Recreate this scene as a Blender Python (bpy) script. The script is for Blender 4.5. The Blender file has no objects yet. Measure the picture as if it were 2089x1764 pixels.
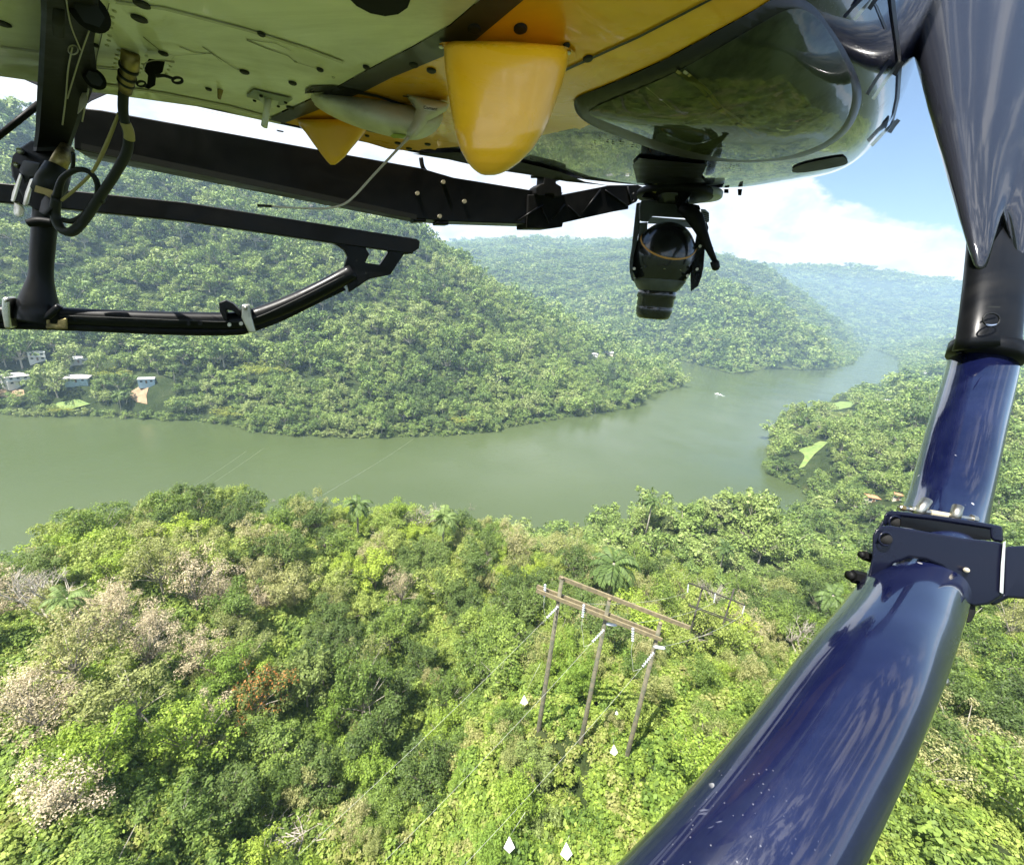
import bpy, bmesh, math, random
import numpy as np
from mathutils import Vector, Matrix
SC = bpy.context.scene
COL = SC.collection
rnd = random.Random(7)
rng = np.random.default_rng(7)
R = math.radians
# ---------------------------------------------------------------- camera
HC = 100.0                       # camera height above the reservoir, metres
PITCH, ROLL, FPX = R(18.2), R(5.56), 856.0
PW, PH = 2089.0, 1764.0
_fw = np.array([0, math.cos(PITCH), -math.sin(PITCH)])
_u0 = np.array([0, math.sin(PITCH), math.cos(PITCH)])
_r0 = np.array([1.0, 0, 0])
CX = math.cos(ROLL)*_r0 + math.sin(ROLL)*_u0
CY = math.cos(ROLL)*_u0 - math.sin(ROLL)*_r0
CAM = np.array([0.0, 0.0, HC])
cd = bpy.data.cameras.new("camera")
cam = bpy.data.objects.new("camera", cd); COL.objects.link(cam)
cd.sensor_fit = 'HORIZONTAL'; cd.sensor_width = 36.0; cd.lens = 36.0*FPX/PW
cd.clip_start = 0.01; cd.clip_end = 60000
cam.matrix_world = Matrix(((CX[0], CY[0], -_fw[0], 0), (CX[1], CY[1], -_fw[1], 0), (CX[2], CY[2], -_fw[2], HC), (0, 0, 0, 1)))
SC.camera = cam
# ---------------------------------------------------------------- light
SUN_EL = R(64); SUN_DIR = np.array([-0.74, -0.67, 0.0])     # from behind the camera's left shoulder
SUN_DIR = SUN_DIR/np.linalg.norm(SUN_DIR)*math.cos(SUN_EL); SUN_DIR[2] = math.sin(SUN_EL)
sl = bpy.data.lights.new("sun", 'SUN'); sl.energy = 5.0; sl.angle = R(0.53); sl.color = (1.0, 0.955, 0.88)
so = bpy.data.objects.new("sun", sl); COL.objects.link(so)
so.rotation_euler = Vector(SUN_DIR).to_track_quat('Z', 'Y').to_euler(); so.location = (0, 0, 400)
SC.view_settings.view_transform = 'Standard'; SC.view_settings.look = 'None'
SC.view_settings.gamma = 1; SC.view_settings.use_curve_mapping = False
SC.view_settings.exposure = 1.46
cy = SC.cycles
cy.max_bounces = 6; cy.diffuse_bounces = 3; cy.glossy_bounces = 3; cy.transmission_bounces = 4
cy.transparent_max_bounces = 6; cy.volume_bounces = 1; cy.caustics_reflective = False; cy.caustics_refractive = False
cy.sample_clamp_indirect = 6; cy.use_denoising = True

def N(nt, kind, **kw):
    n = nt.nodes.new(kind)
    for k, v in kw.items():
        if k.startswith('_'): continue
        if hasattr(n, k) and not k[0].isupper(): setattr(n, k, v)
    return n
def L_(nt, a, b): nt.links.new(a, b)
def ramp(nt, fac, stops, interp='LINEAR'):
    n = nt.nodes.new('ShaderNodeValToRGB'); cr = n.color_ramp; cr.interpolation = interp
    while len(cr.elements) > 1: cr.elements.remove(cr.elements[-1])
    for i, (p, c) in enumerate(stops):
        e = cr.elements[0] if i == 0 else cr.elements.new(p)
        e.position = p; e.color = (*c, 1) if len(c) == 3 else c
    if fac is not None: L_(nt, fac, n.inputs[0])
    return n
def math_(nt, op, a, b=None, c=None):
    n = nt.nodes.new('ShaderNodeMath'); n.operation = op
    for i, x in enumerate((a, b, c)):
        if x is None: continue
        if isinstance(x, (int, float)): n.inputs[i].default_value = x
        else: L_(nt, x, n.inputs[i])
    return n.outputs[0]
def mixc(nt, fac, a, b, mode='MIX'):
    n = nt.nodes.new('ShaderNodeMix'); n.data_type = 'RGBA'; n.blend_type = mode
    for i, x in ((0, fac), (6, a), (7, b)):
        if isinstance(x, (int, float)): n.inputs[i].default_value = x
        elif isinstance(x, tuple): n.inputs[i].default_value = (*x, 1)
        else: L_(nt, x, n.inputs[i])
    return n.outputs[2]

def pray(u, v):
    d = _fw + CX*(u-1044.5)/FPX + CY*(882-v)/FPX
    return d
def at(u, v, depth):                      # depth measured along the viewing axis
    return CAM + pray(u, v)*depth
def atD(u, v, D):                         # horizontal distance
    d = pray(u, v); return CAM + d*(D/math.hypot(d[0], d[1]))
def atZ(u, v, z):
    d = pray(u, v); return CAM + d*((z-HC)/d[2])
def proj(P):
    q = np.asarray(P) - CAM
    w = q@_fw
    return np.stack([1044.5+FPX*(q@CX)/w, 882-FPX*(q@CY)/w, w], -1)

# ---------------------------------------------------------------- sky: daylight with a bank of cumulus
w = bpy.data.worlds.new("World"); SC.world = w; w.use_nodes = True
nt = w.node_tree; nt.nodes.clear()
wo = N(nt, 'ShaderNodeOutputWorld'); bg = N(nt, 'ShaderNodeBackground')
sky = N(nt, 'ShaderNodeTexSky'); sky.sky_type = 'NISHITA'; sky.sun_disc = False
sky.sun_elevation = SUN_EL; sky.sun_rotation = math.atan2(SUN_DIR[0], SUN_DIR[1]); sky.air_density = 1.0; sky.dust_density = 0.2; sky.ozone_density = 3.0
tc = N(nt, 'ShaderNodeTexCoord'); sp = N(nt, 'ShaderNodeSeparateXYZ'); L_(nt, tc.outputs['Generated'], sp.inputs[0])
az = math_(nt, 'ARCTAN2', sp.outputs[0], sp.outputs[1])
hor = math_(nt, 'SQRT', math_(nt, 'ADD', math_(nt, 'MULTIPLY', sp.outputs[0], sp.outputs[0]), math_(nt, 'MULTIPLY', sp.outputs[1], sp.outputs[1])))
el = math_(nt, 'ARCTAN2', sp.outputs[2], hor)
cmb = N(nt, 'ShaderNodeCombineXYZ'); L_(nt, az, cmb.inputs[0]); L_(nt, math_(nt, 'MULTIPLY', el, 1.7), cmb.inputs[1])
n1 = N(nt, 'ShaderNodeTexNoise'); n1.inputs['Scale'].default_value = 5.0; n1.inputs['Detail'].default_value = 9; n1.inputs['Roughness'].default_value = 0.58; L_(nt, cmb.outputs[0], n1.inputs['Vector'])
n2 = N(nt, 'ShaderNodeTexNoise'); n2.inputs['Scale'].default_value = 11; n2.inputs['Detail'].default_value = 6; n2.inputs['Roughness'].default_value = 0.6; n2.inputs['Distortion'].default_value = .3; L_(nt, cmb.outputs[0], n2.inputs['Vector'])
# cloud top height (radians of elevation) as a function of azimuth: all round high on the left, sinking to the right
top = N(nt, 'ShaderNodeMapRange'); top.interpolation_type = 'LINEAR'
top.inputs['From Min'].default_value = 0.05; top.inputs['From Max'].default_value = 0.66; top.inputs['To Min'].default_value = 0.50; top.inputs['To Max'].default_value = 0.17
L_(nt, az, top.inputs['Value'])
top2 = N(nt, 'ShaderNodeMapRange'); top2.inputs['From Min'].default_value = 0.62; top2.inputs['From Max'].default_value = 1.0; top2.inputs['To Min'].default_value = 0.0; top2.inputs['To Max'].default_value = -0.06; L_(nt, az, top2.inputs['Value'])
tt = math_(nt, 'ADD', top.outputs[0], top2.outputs[0])
edge = math_(nt, 'SUBTRACT', math_(nt, 'ADD', tt, math_(nt, 'MULTIPLY', math_(nt, 'SUBTRACT', n1.outputs[0], .5), .17)), el)
msk = N(nt, 'ShaderNodeMapRange'); msk.interpolation_type = 'SMOOTHSTEP'; msk.inputs['From Min'].default_value = -0.003; msk.inputs['From Max'].default_value = 0.012; L_(nt, edge, msk.inputs['Value'])
# unseen cloud puffs added behind the camera for streaked reflections on the tube
pf = N(nt, 'ShaderNodeMapRange'); pf.interpolation_type = 'SMOOTHSTEP'; pf.inputs['From Min'].default_value = 0.50; pf.inputs['From Max'].default_value = 0.57; L_(nt, n1.outputs[0], pf.inputs['Value'])
bhd = N(nt, 'ShaderNodeMapRange'); bhd.inputs['From Min'].default_value = 0.25; bhd.inputs['From Max'].default_value = -0.1; L_(nt, sp.outputs[1], bhd.inputs['Value'])
cm = math_(nt, 'MAXIMUM', msk.outputs[0], math_(nt, 'MULTIPLY', pf.outputs[0], bhd.outputs[0]))
cc = ramp(nt, n2.outputs[0], [(0.30, (0.56, 0.62, 0.76)), (0.45, (0.80, 0.84, 0.92)), (0.55, (1.0, 1.0, 1.0))])
skys = N(nt, 'ShaderNodeVectorMath'); skys.operation = 'SCALE'; L_(nt, sky.outputs[0], skys.inputs[0]); skys.inputs[3].default_value = 0.070
cls = N(nt, 'ShaderNodeVectorMath'); cls.operation = 'SCALE'; L_(nt, cc.outputs[0], cls.inputs[0])
# clouds round the sun shine brighter
sdv = N(nt, 'ShaderNodeVectorMath'); sdv.operation = 'DOT_PRODUCT'; L_(nt, tc.outputs['Generated'], sdv.inputs[0]); sdv.inputs[1].default_value = tuple(SUN_DIR)
L_(nt, math_(nt, 'ADD', .50, math_(nt, 'MULTIPLY', math_(nt, 'POWER', math_(nt, 'MAXIMUM', sdv.outputs['Value'], 0), 4), .9)), cls.inputs[3])
L_(nt, mixc(nt, cm, skys.outputs[0], cls.outputs[0]), bg.inputs[0]); bg.inputs[1].default_value = 1.0
L_(nt, bg.outputs[0], wo.inputs[0])

# ---------------------------------------------------------------- small tools
def noise2(x, y, seed=0):
    xi = np.floor(x).astype(np.int64); yi = np.floor(y).astype(np.int64); xf = x-xi; yf = y-yi
    def h(a, b):
        n = (a*374761393 + b*668265263 + seed*974634777) & 0x7fffffff
        n = ((n ^ (n >> 13))*1274126177) & 0x7fffffff
        return ((n ^ (n >> 16)) & 0xffff)/65535.0
    sx = xf*xf*(3-2*xf); sy = yf*yf*(3-2*yf)
    a = h(xi, yi)*(1-sx)+h(xi+1, yi)*sx; b = h(xi, yi+1)*(1-sx)+h(xi+1, yi+1)*sx
    return a*(1-sy)+b*sy
def fbm(x, y, o=4, seed=0):
    s = 0; a = .5
    for i in range(o): s = s+a*(noise2(x, y, seed+i)*2-1); x = x*2.03+11.7; y = y*2.03+5.3; a *= .5
    return s
def mesh_np(name, co, faces, mat=None, parent=None, smooth=False):
    me = bpy.data.meshes.new(name); me.from_pydata([tuple(c) for c in co], [], [tuple(int(i) for i in f) for f in faces]); me.update()
    o = bpy.data.objects.new(name, me); COL.objects.link(o)
    if mat is not None: me.materials.append(mat)
    if parent is not None: o.parent = parent
    if smooth: me.polygons.foreach_set('use_smooth', [True]*len(me.polygons))
    return o
def tag(o, label=None, cat=None, group=None, kind=None):
    if label: o['label'] = label
    if cat: o['category'] = cat
    if group: o['group'] = group
    if kind: o['kind'] = kind
    return o
def empty(name, loc=(0, 0, 0)):
    o = bpy.data.objects.new(name, None); COL.objects.link(o); o.location = loc; o.empty_display_size = .2
    return o
def mat(name, base, rough=.6, spec=.5, metal=0, coat=0, noise=None, bump=None):
    m = bpy.data.materials.new(name); m.use_nodes = True; nt = m.node_tree; b = nt.nodes['Principled BSDF']
    b.inputs['Base Color'].default_value = (*base, 1); b.inputs['Roughness'].default_value = rough
    b.inputs['Specular IOR Level'].default_value = spec; b.inputs['Metallic'].default_value = metal
    b.inputs['Coat Weight'].default_value = coat; b.inputs['Coat Roughness'].default_value = .04
    tcn = nt.nodes.new('ShaderNodeTexCoord')
    if noise:                      # (scale, other colour, low, high)
        n = nt.nodes.new('ShaderNodeTexNoise'); n.inputs['Scale'].default_value = noise[0]; n.inputs['Detail'].default_value = 6; n.inputs['Roughness'].default_value = .62
        L_(nt, tcn.outputs['Object'], n.inputs['Vector'])
        r = ramp(nt, n.outputs[0], [(noise[2], (0, 0, 0)), (noise[3], (1, 1, 1))])
        L_(nt, mixc(nt, r.outputs[0], base, noise[1]), b.inputs['Base Color'])
        rr = nt.nodes.new('ShaderNodeMapRange'); L_(nt, n.outputs[0], rr.inputs[0]); rr.inputs[1].default_value = .3; rr.inputs[2].default_value = .7
        rr.inputs[3].default_value = rough*.8; rr.inputs[4].default_value = min(1, rough*1.3); L_(nt, rr.outputs[0], b.inputs['Roughness'])
    if bump:
        n = nt.nodes.new('ShaderNodeTexNoise'); n.inputs['Scale'].default_value = bump[0]; n.inputs['Detail'].default_value = 4
        L_(nt, tcn.outputs['Object'], n.inputs['Vector'])
        bp = nt.nodes.new('ShaderNodeBump'); bp.inputs['Strength'].default_value = bump[1]; bp.inputs['Distance'].default_value = bump[2]; L_(nt, n.outputs[0], bp.inputs['Height'])
        L_(nt, bp.outputs[0], b.inputs['Normal'])
    return m
# ---------------------------------------------------------------- lake outline and terrain
SHORE = [(-500, 836), (-250, 838), (0, 842), (90, 850), (180, 846), (290, 853), (400, 858), (480, 866), (520, 880), (600, 888), (740, 892), (880, 889), (960, 884), (1000, 878), (1080, 862), (1160, 850),
         (1240, 838), (1300, 828), (1312, 808), (1350, 797), (1385, 789), (1393, 772), (1375, 752), (1340, 735), (1300, 722), (1310, 716), (1350, 723), (1400, 738), (1450, 750), (1490, 762),
         (1530, 758), (1560, 751), (1630, 754), (1692, 753), (1715, 745), (1738, 741), (1745, 728), (1756, 715), (1778, 710), (1800, 717), (1825, 727), (1841, 739), (1833, 750), (1850, 772), (1830, 782), (1770, 788),
         (1712, 806), (1690, 832), (1640, 852), (1600, 862), (1580, 885), (1574, 920), (1566, 966), (1600, 978), (1640, 1000), (1662, 1030), (1640, 1050), (1600, 1066), (1560, 1080), (1500, 1090), (1400, 1098), (1300, 1110),
         (1100, 1125), (900, 1120), (700, 1112), (500, 1120), (300, 1165), (100, 1230), (-100, 1330), (-500, 1500)]
LAKE = np.array([atZ(u, v, 0)[:2] for u, v in SHORE])
def in_poly(P, poly):
    x, y = P[:, 0], P[:, 1]; ins = np.zeros(len(x), bool); n = len(poly)
    for i in range(n):
        x1, y1 = poly[i]; x2, y2 = poly[(i+1) % n]
        c = ((y1 > y) != (y2 > y))
        with np.errstate(divide='ignore', invalid='ignore'):
            xx = (x2-x1)*(y-y1)/(y2-y1)+x1
        ins ^= c & (x < xx)
    return ins
def seg_dist(P, poly):
    d = np.full(len(P), 1e9); n = len(poly)
    for i in range(n):
        a = poly[i]; b = poly[(i+1) % n]; ab = b-a; t = np.clip(((P-a)@ab)/max(1e-9, ab@ab), 0, 1)
        d = np.minimum(d, np.linalg.norm(P-(a+t[:, None]*ab), axis=1))
    return d
CT = []
def c(u, v, D, tree=8): p = atD(u, v, D); CT.append((p[0], p[1], p[2]-tree))
# ridge of the big left hill
for q in [(-300, 150, 760), (0, 228, 750), (80, 290, 720), (200, 322, 700), (340, 338, 690), (560, 386, 680), (700, 415, 670), (814, 441, 665), (870, 482, 670), (950, 540, 690), (1050, 598, 740), (1150, 655, 800), (1250, 702, 870), (1335, 730, 915)]: c(*q)
c(1385, 766, 760, 6)
for q in [(-100, 600, 520), (100, 600, 500), (300, 600, 480), (500, 620, 450), (700, 640, 440), (900, 680, 430), (1050, 720, 450), (1200, 770, 520)]: c(*q)
for q in [(0, 735, 450), (80, 740, 430), (160, 745, 420), (60, 785, 415), (160, 780, 395), (300, 782, 365)]: c(*q, tree=1)
# behind that ridge the ground falls away into side valleys
for azd, D, z in [(-60, 1500, 250), (-45, 1400, 210), (-25, 1300, 120), (-10, 1200, 70), (2, 1250, 55), (12, 1250, 50), (-50, 3000, 200), (-20, 3000, 150), (-60, 5500, 250)]: CT.append((D*math.sin(R(azd)), D*math.cos(R(azd)), z))
# middle ridge and the spur that ends in the lake
for q in [(860, 512, 2200), (910, 511, 2100), (1000, 512, 2050), (1130, 509, 2000), (1240, 504, 2000), (1290, 500, 2000), (1370, 508, 2050), (1460, 516, 2100), (1520, 540, 2150), (1570, 565, 2200), (1650, 620, 2500), (1720, 665, 2700), (1755, 690, 2900)]: c(*q, tree=10)
for q in [(1380, 545, 1350), (1430, 556, 1300), (1480, 585, 1280), (1530, 618, 1260), (1600, 655, 1270), (1660, 685, 1290), (1700, 700, 1300), (1735, 720, 1330), (1300, 575, 1400), (1220, 590, 1450)]: c(*q, tree=9)
for q in [(1300, 660, 1080), (1400, 680, 1000), (1500, 700, 980), (1600, 712, 1100)]: c(*q)
for azd, D, z in [(33, 1900, 110), (29, 1750, 130), (24, 1700, 130)]: CT.append((D*math.sin(R(azd)), D*math.cos(R(azd)), z))
# far blue ranges
for q in [(925, 505, 4300), (960, 499, 4300), (1000, 497, 4300), (1040, 498, 4300), (1075, 505, 4300), (1140, 520, 4300), (1300, 540, 4300), (1440, 545, 4600), (1500, 552, 4800), (1560, 546, 4900), (1600, 542, 4900), (1650, 539, 4900), (1700, 544, 4900), (1760, 550, 4900), (1800, 555, 4900), (1880, 566, 4900), (1975, 583, 4900), (2089, 598, 4900), (2400, 640, 4900)]: c(*q, tree=10)
for q in [(1760, 640, 3900), (1850, 650, 3800), (1950, 640, 3900), (2089, 655, 3700)]: c(*q, tree=10)
for q in [(1790, 703, 3300), (1850, 700, 2700), (1920, 690, 2500), (2000, 680, 2400), (2089, 678, 2300), (2300, 690, 2200)]: c(*q, tree=9)
for azd, z in [(-70, 200), (-35, 150), (0, 150), (30, 150), (60, 150)]: CT.append((7000*math.sin(R(azd)), 7000*math.cos(R(azd)), z))
# right bank
for q in [(1870, 760, 1300), (1950, 750, 1300), (2050, 740, 1300), (1760, 800, 740), (1850, 810, 720), (1950, 800, 720), (2089, 790, 720), (1620, 858, 430), (1650, 870, 400), (1750, 880, 390), (1900, 880, 370), (2050, 880, 360), (1620, 920, 330), (1700, 950, 290), (1850, 980, 250), (2050, 1000, 220), (1720, 1030, 230), (1900, 1080, 180), (2089, 1100, 150)]: c(*q, tree=7)
c(1640, 935, 335, 1)
for q in [(1700, 1110, 165), (1620, 1110, 180), (1480, 1080, 140), (1350, 1110, 120), (1250, 1115, 105), (1600, 1180, 115), (1800, 1200, 105), (2000, 1250, 90), (1500, 1250, 82), (1650, 1300, 75)]: c(*q, tree=6)
for q in [(1545, 1030, 168), (1500, 1012, 165), (1430, 1010, 162), (1370, 1018, 158), (1310, 1035, 152)]: c(*q, tree=2)
# near slope
for q in [(0, 1165, 72), (-300, 1300, 60), (130, 1095, 90), (260, 1065, 98), (400, 1022, 104), (600, 1032, 100), (750, 1030, 100), (900, 1032, 98), (1000, 1045, 98), (1080, 1075, 95), (1180, 1105, 92)]: c(*q, tree=6)
for q in [(1100, 1487, 0), (1187, 1514, 0), (1278, 1560, 0)]:
    p = at(q[0], q[1], 36.0); CT.append(tuple(p))
for q in [(100, 1300, 52), (400, 1200, 62), (700, 1180, 64), (1000, 1200, 62), (200, 1500, 36), (500, 1400, 42), (800, 1330, 46), (100, 1700, 27), (500, 1700, 26), (850, 1500, 35)]: c(*q, tree=5.5)
for q in [(850, 1700, 23), (1150, 1700, 21), (1300, 1700, 21), (1500, 1450, 36), (1700, 1500, 38), (1950, 1550, 36), (2089, 1700, 28), (1250, 1400, 35)]: c(*q, tree=1.5)
CT = np.array(CT)
sd = LAKE                                             # the shore itself is a line of zero height
inl = []
cen = LAKE.mean(0)
KP = np.vstack([CT, np.column_stack([LAKE[:62], np.full(62, 1.0)]), np.column_stack([LAKE[62:], np.full(len(LAKE)-62, 1.0)])])
for azd in range(90, 275, 20):
    for D, z in [(25, 62), (80, 50), (300, 60), (1200, 120), (6000, 150)]: KP = np.vstack([KP, [(D*math.sin(R(azd)), D*math.cos(R(azd)), z)]])
def feat(P):
    D = np.maximum(np.hypot(P[:, 0], P[:, 1]), 3.0); k = 0.62*np.log(D)
    return np.column_stack([P[:, 0]/D, P[:, 1]/D, k])
FK = feat(KP)
def kern(A, B): return np.sqrt(((A[:, None, :]-B[None, :, :])**2).sum(-1)+1e-5)
nK = len(KP)
M_ = np.zeros((nK+1, nK+1)); M_[:nK, :nK] = kern(FK, FK)-np.eye(nK)*0.0008; M_[:nK, nK] = 1; M_[nK, :nK] = 1
WK = np.linalg.solve(M_, np.append(KP[:, 2], 0))
def ground(P):
    P = np.asarray(P, float).reshape(-1, 2); z = np.zeros(len(P))
    for i in range(0, len(P), 20000):
        q = P[i:i+20000]; z[i:i+20000] = kern(feat(q), FK)@WK[:nK]+WK[nK]
    D = np.hypot(P[:, 0], P[:, 1]); dl = seg_dist(P, LAKE); ins = in_poly(P, LAKE)
    amp = np.clip((D-200)/900, 0, 1)*np.clip(dl/120, 0, 1)
    z = z+amp*(fbm(P[:, 0]/260, P[:, 1]/260, 4, 3)*34+np.abs(fbm(P[:, 0]/150, P[:, 1]/150, 3, 9))*-22+6)*np.clip(D/1600, .45, 1.5)
    z = z+amp*fbm(P[:, 0]/75+9, P[:, 1]/75, 3, 21)*22
    z = z+fbm(P[:, 0]/14, P[:, 1]/14, 3, 5)*1.2*np.clip(dl/20, 0, 1)*np.clip((D-20)/40, .2, 1)
    z = np.maximum(z, np.minimum(1.2, .4+dl*.05))
    z = np.minimum(z, .6+dl*1.1)
    return np.where(ins, -np.minimum(6, .4+dl*.5), z)
azs = np.concatenate([np.arange(-180, -72, 3.0), np.arange(-72, 72, 0.4), np.arange(72, 180, 3.0)])
Ds = np.exp(np.arange(math.log(2.0), math.log(9000), 0.018))
A_, D_ = np.meshgrid(np.radians(azs), Ds, indexing='ij')
GP = np.column_stack([(D_*np.sin(A_)).ravel(), (D_*np.cos(A_)).ravel()])
GZ = ground(GP)
na, nd = len(azs), len(Ds)
gv = np.vstack([np.column_stack([GP, GZ]), [[0, 0, GZ[::nd].mean()]]])
ii, jj = np.meshgrid(np.arange(na), np.arange(nd-1), indexing='ij')
i2 = (ii+1) % na
quads = np.column_stack([(ii*nd+jj).ravel(), (ii*nd+jj+1).ravel(), (i2*nd+jj+1).ravel(), (i2*nd+jj).ravel()])
me = bpy.data.meshes.new('hills')
nv, nq = len(gv), len(quads)
me.vertices.add(nv); me.vertices.foreach_set('co', gv.ravel())
tris = np.array([[na*nd, i*nd, ((i+1) % na)*nd] for i in range(na)])
me.loops.add(nq*4+len(tris)*3); me.loops.foreach_set('vertex_index', np.concatenate([quads.ravel(), tris.ravel()]))
me.polygons.add(nq+len(tris)); me.polygons.foreach_set('loop_start', np.concatenate([np.arange(nq)*4, nq*4+np.arange(len(tris))*3]))
me.polygons.foreach_set('loop_total', np.concatenate([np.full(nq, 4), np.full(len(tris), 3)])); me.polygons.foreach_set('use_smooth', np.ones(nq+len(tris), bool))
me.update(); me.validate()
hills = bpy.data.objects.new('hills', me); COL.objects.link(hills); hills['kind'] = 'structure'
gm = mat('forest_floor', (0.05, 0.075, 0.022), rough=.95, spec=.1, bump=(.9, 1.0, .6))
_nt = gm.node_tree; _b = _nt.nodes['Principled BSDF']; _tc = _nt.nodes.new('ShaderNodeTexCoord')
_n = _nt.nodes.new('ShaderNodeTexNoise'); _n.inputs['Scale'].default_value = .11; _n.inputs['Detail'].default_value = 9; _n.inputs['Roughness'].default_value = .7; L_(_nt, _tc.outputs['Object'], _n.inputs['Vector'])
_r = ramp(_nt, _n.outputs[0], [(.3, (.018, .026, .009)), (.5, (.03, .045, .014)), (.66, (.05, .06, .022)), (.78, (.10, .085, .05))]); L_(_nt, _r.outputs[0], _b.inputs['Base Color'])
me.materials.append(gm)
# running skyline angle per azimuth: tells which ground can be seen from about here
ELG = np.arctan2(GZ.reshape(na, nd)+9-HC, D_)
RUN = np.maximum.accumulate(np.arctan2(GZ.reshape(na, nd)+5-HC, D_), axis=1)
def seen(P, Z, slack=0.012):
    D = np.hypot(P[:, 0], P[:, 1]); a = np.degrees(np.arctan2(P[:, 0], P[:, 1]))
    ai = np.clip(np.searchsorted(azs, a)-1, 0, na-1); di = np.clip(np.searchsorted(Ds, D)-2, 0, nd-1)
    return np.arctan2(Z-HC, D) > RUN[ai, di]-slack
def inframe(P3, m=120, mb=None):
    q = proj(P3); mb = m if mb is None else mb
    return (q[:, 2] > 1) & (q[:, 0] > -m) & (q[:, 0] < PW+m) & (q[:, 1] > -m) & (q[:, 1] < PH+mb)

# ---------------------------------------------------------------- water
wm = bpy.data.materials.new('reservoir_water'); wm.use_nodes = True; nt = wm.node_tree; b = nt.nodes['Principled BSDF']
b.inputs['Roughness'].default_value = .09; b.inputs['IOR'].default_value = 1.38
tcn = nt.nodes.new('ShaderNodeTexCoord')
n0 = N(nt, 'ShaderNodeTexNoise'); n0.inputs['Scale'].default_value = .006; n0.inputs['Detail'].default_value = 5; L_(nt, tcn.outputs['Object'], n0.inputs['Vector'])
cr = ramp(nt, n0.outputs[0], [(.3, (.056, .076, .026)), (.7, (.076, .098, .040))]); L_(nt, cr.outputs[0], b.inputs['Base Color'])
mp = N(nt, 'ShaderNodeMapping'); mp.inputs['Scale'].default_value = (1, 2.2, 1); mp.inputs['Rotation'].default_value = (0, 0, .6); L_(nt, tcn.outputs['Object'], mp.inputs[0])
n1 = N(nt, 'ShaderNodeTexNoise'); n1.inputs['Scale'].default_value = .55; n1.inputs['Detail'].default_value = 6; n1.inputs['Roughness'].default_value = .6; L_(nt, mp.outputs[0], n1.inputs['Vector'])
n2 = N(nt, 'ShaderNodeTexNoise'); n2.inputs['Scale'].default_value = .02; n2.inputs['Detail'].default_value = 3; L_(nt, tcn.outputs['Object'], n2.inputs['Vector'])
bp = N(nt, 'ShaderNodeBump'); bp.inputs['Distance'].default_value = .35; L_(nt, math_(nt, 'MULTIPLY', n1.outputs[0], n2.outputs[0]), bp.inputs['Height']); bp.inputs['Strength'].default_value = .75; L_(nt, bp.outputs[0], b.inputs['Normal'])
rw = N(nt, 'ShaderNodeMapRange'); rw.inputs[1].default_value = .35; rw.inputs[2].default_value = .65; rw.inputs[3].default_value = .05; rw.inputs[4].default_value = .22; L_(nt, n2.outputs[0], rw.inputs[0]); L_(nt, rw.outputs[0], b.inputs['Roughness'])
wat = mesh_np('reservoir', [(-9000, -9000, 0), (9000, -9000, 0), (9000, 9000, 0), (-9000, 9000, 0)], [(0, 1, 2, 3)], wm); wat['kind'] = 'structure'
# ---------------------------------------------------------------- foliage
def leafmat(name, cols, var=.35, dry=0.0, patch=45.0, tr=.28):
    m = bpy.data.materials.new(name); m.use_nodes = True; nt = m.node_tree; nt.nodes.clear()
    out = N(nt, 'ShaderNodeOutputMaterial')
    oi = N(nt, 'ShaderNodeObjectInfo'); ge = N(nt, 'ShaderNodeNewGeometry'); at_ = N(nt, 'ShaderNodeAttribute'); at_.attribute_name = 'tint'
    nz = N(nt, 'ShaderNodeTexNoise'); nz.inputs['Scale'].default_value = 1.0/patch; nz.inputs['Detail'].default_value = 4; L_(nt, ge.outputs['Position'], nz.inputs['Vector'])
    f = math_(nt, 'ADD', math_(nt, 'MULTIPLY', math_(nt, 'SUBTRACT', oi.outputs['Random'], .1), .85), math_(nt, 'MULTIPLY', math_(nt, 'SUBTRACT', nz.outputs[0], .5), 2.0))
    f = math_(nt, 'ADD', f, math_(nt, 'ADD', .2, math_(nt, 'MULTIPLY', math_(nt, 'SUBTRACT', at_.outputs['Fac'], .5), var)))
    cr = ramp(nt, f, [(i/(len(cols)-1), c_) for i, c_ in enumerate(cols)])
    tn = math_(nt, 'ADD', .72, math_(nt, 'MULTIPLY', at_.outputs['Fac'], .6))
    vm = N(nt, 'ShaderNodeVectorMath'); vm.operation = 'SCALE'; L_(nt, cr.outputs[0], vm.inputs[0]); L_(nt, tn, vm.inputs[3])
    d = N(nt, 'ShaderNodeBsdfPrincipled'); d.inputs['Roughness'].default_value = .55; d.inputs['Specular IOR Level'].default_value = .25; L_(nt, vm.outputs[0], d.inputs['Base Color'])
    t = N(nt, 'ShaderNodeBsdfTranslucent'); vt = N(nt, 'ShaderNodeVectorMath'); vt.operation = 'MULTIPLY'; L_(nt, vm.outputs[0], vt.inputs[0]); vt.inputs[1].default_value = (1.5, 1.5, .7); L_(nt, vt.outputs[0], t.inputs[0])
    mx = N(nt, 'ShaderNodeMixShader'); mx.inputs[0].default_value = tr; L_(nt, d.outputs[0], mx.inputs[1]); L_(nt, t.outputs[0], mx.inputs[2]); L_(nt, mx.outputs[0], out.inputs[0])
    return m
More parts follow.
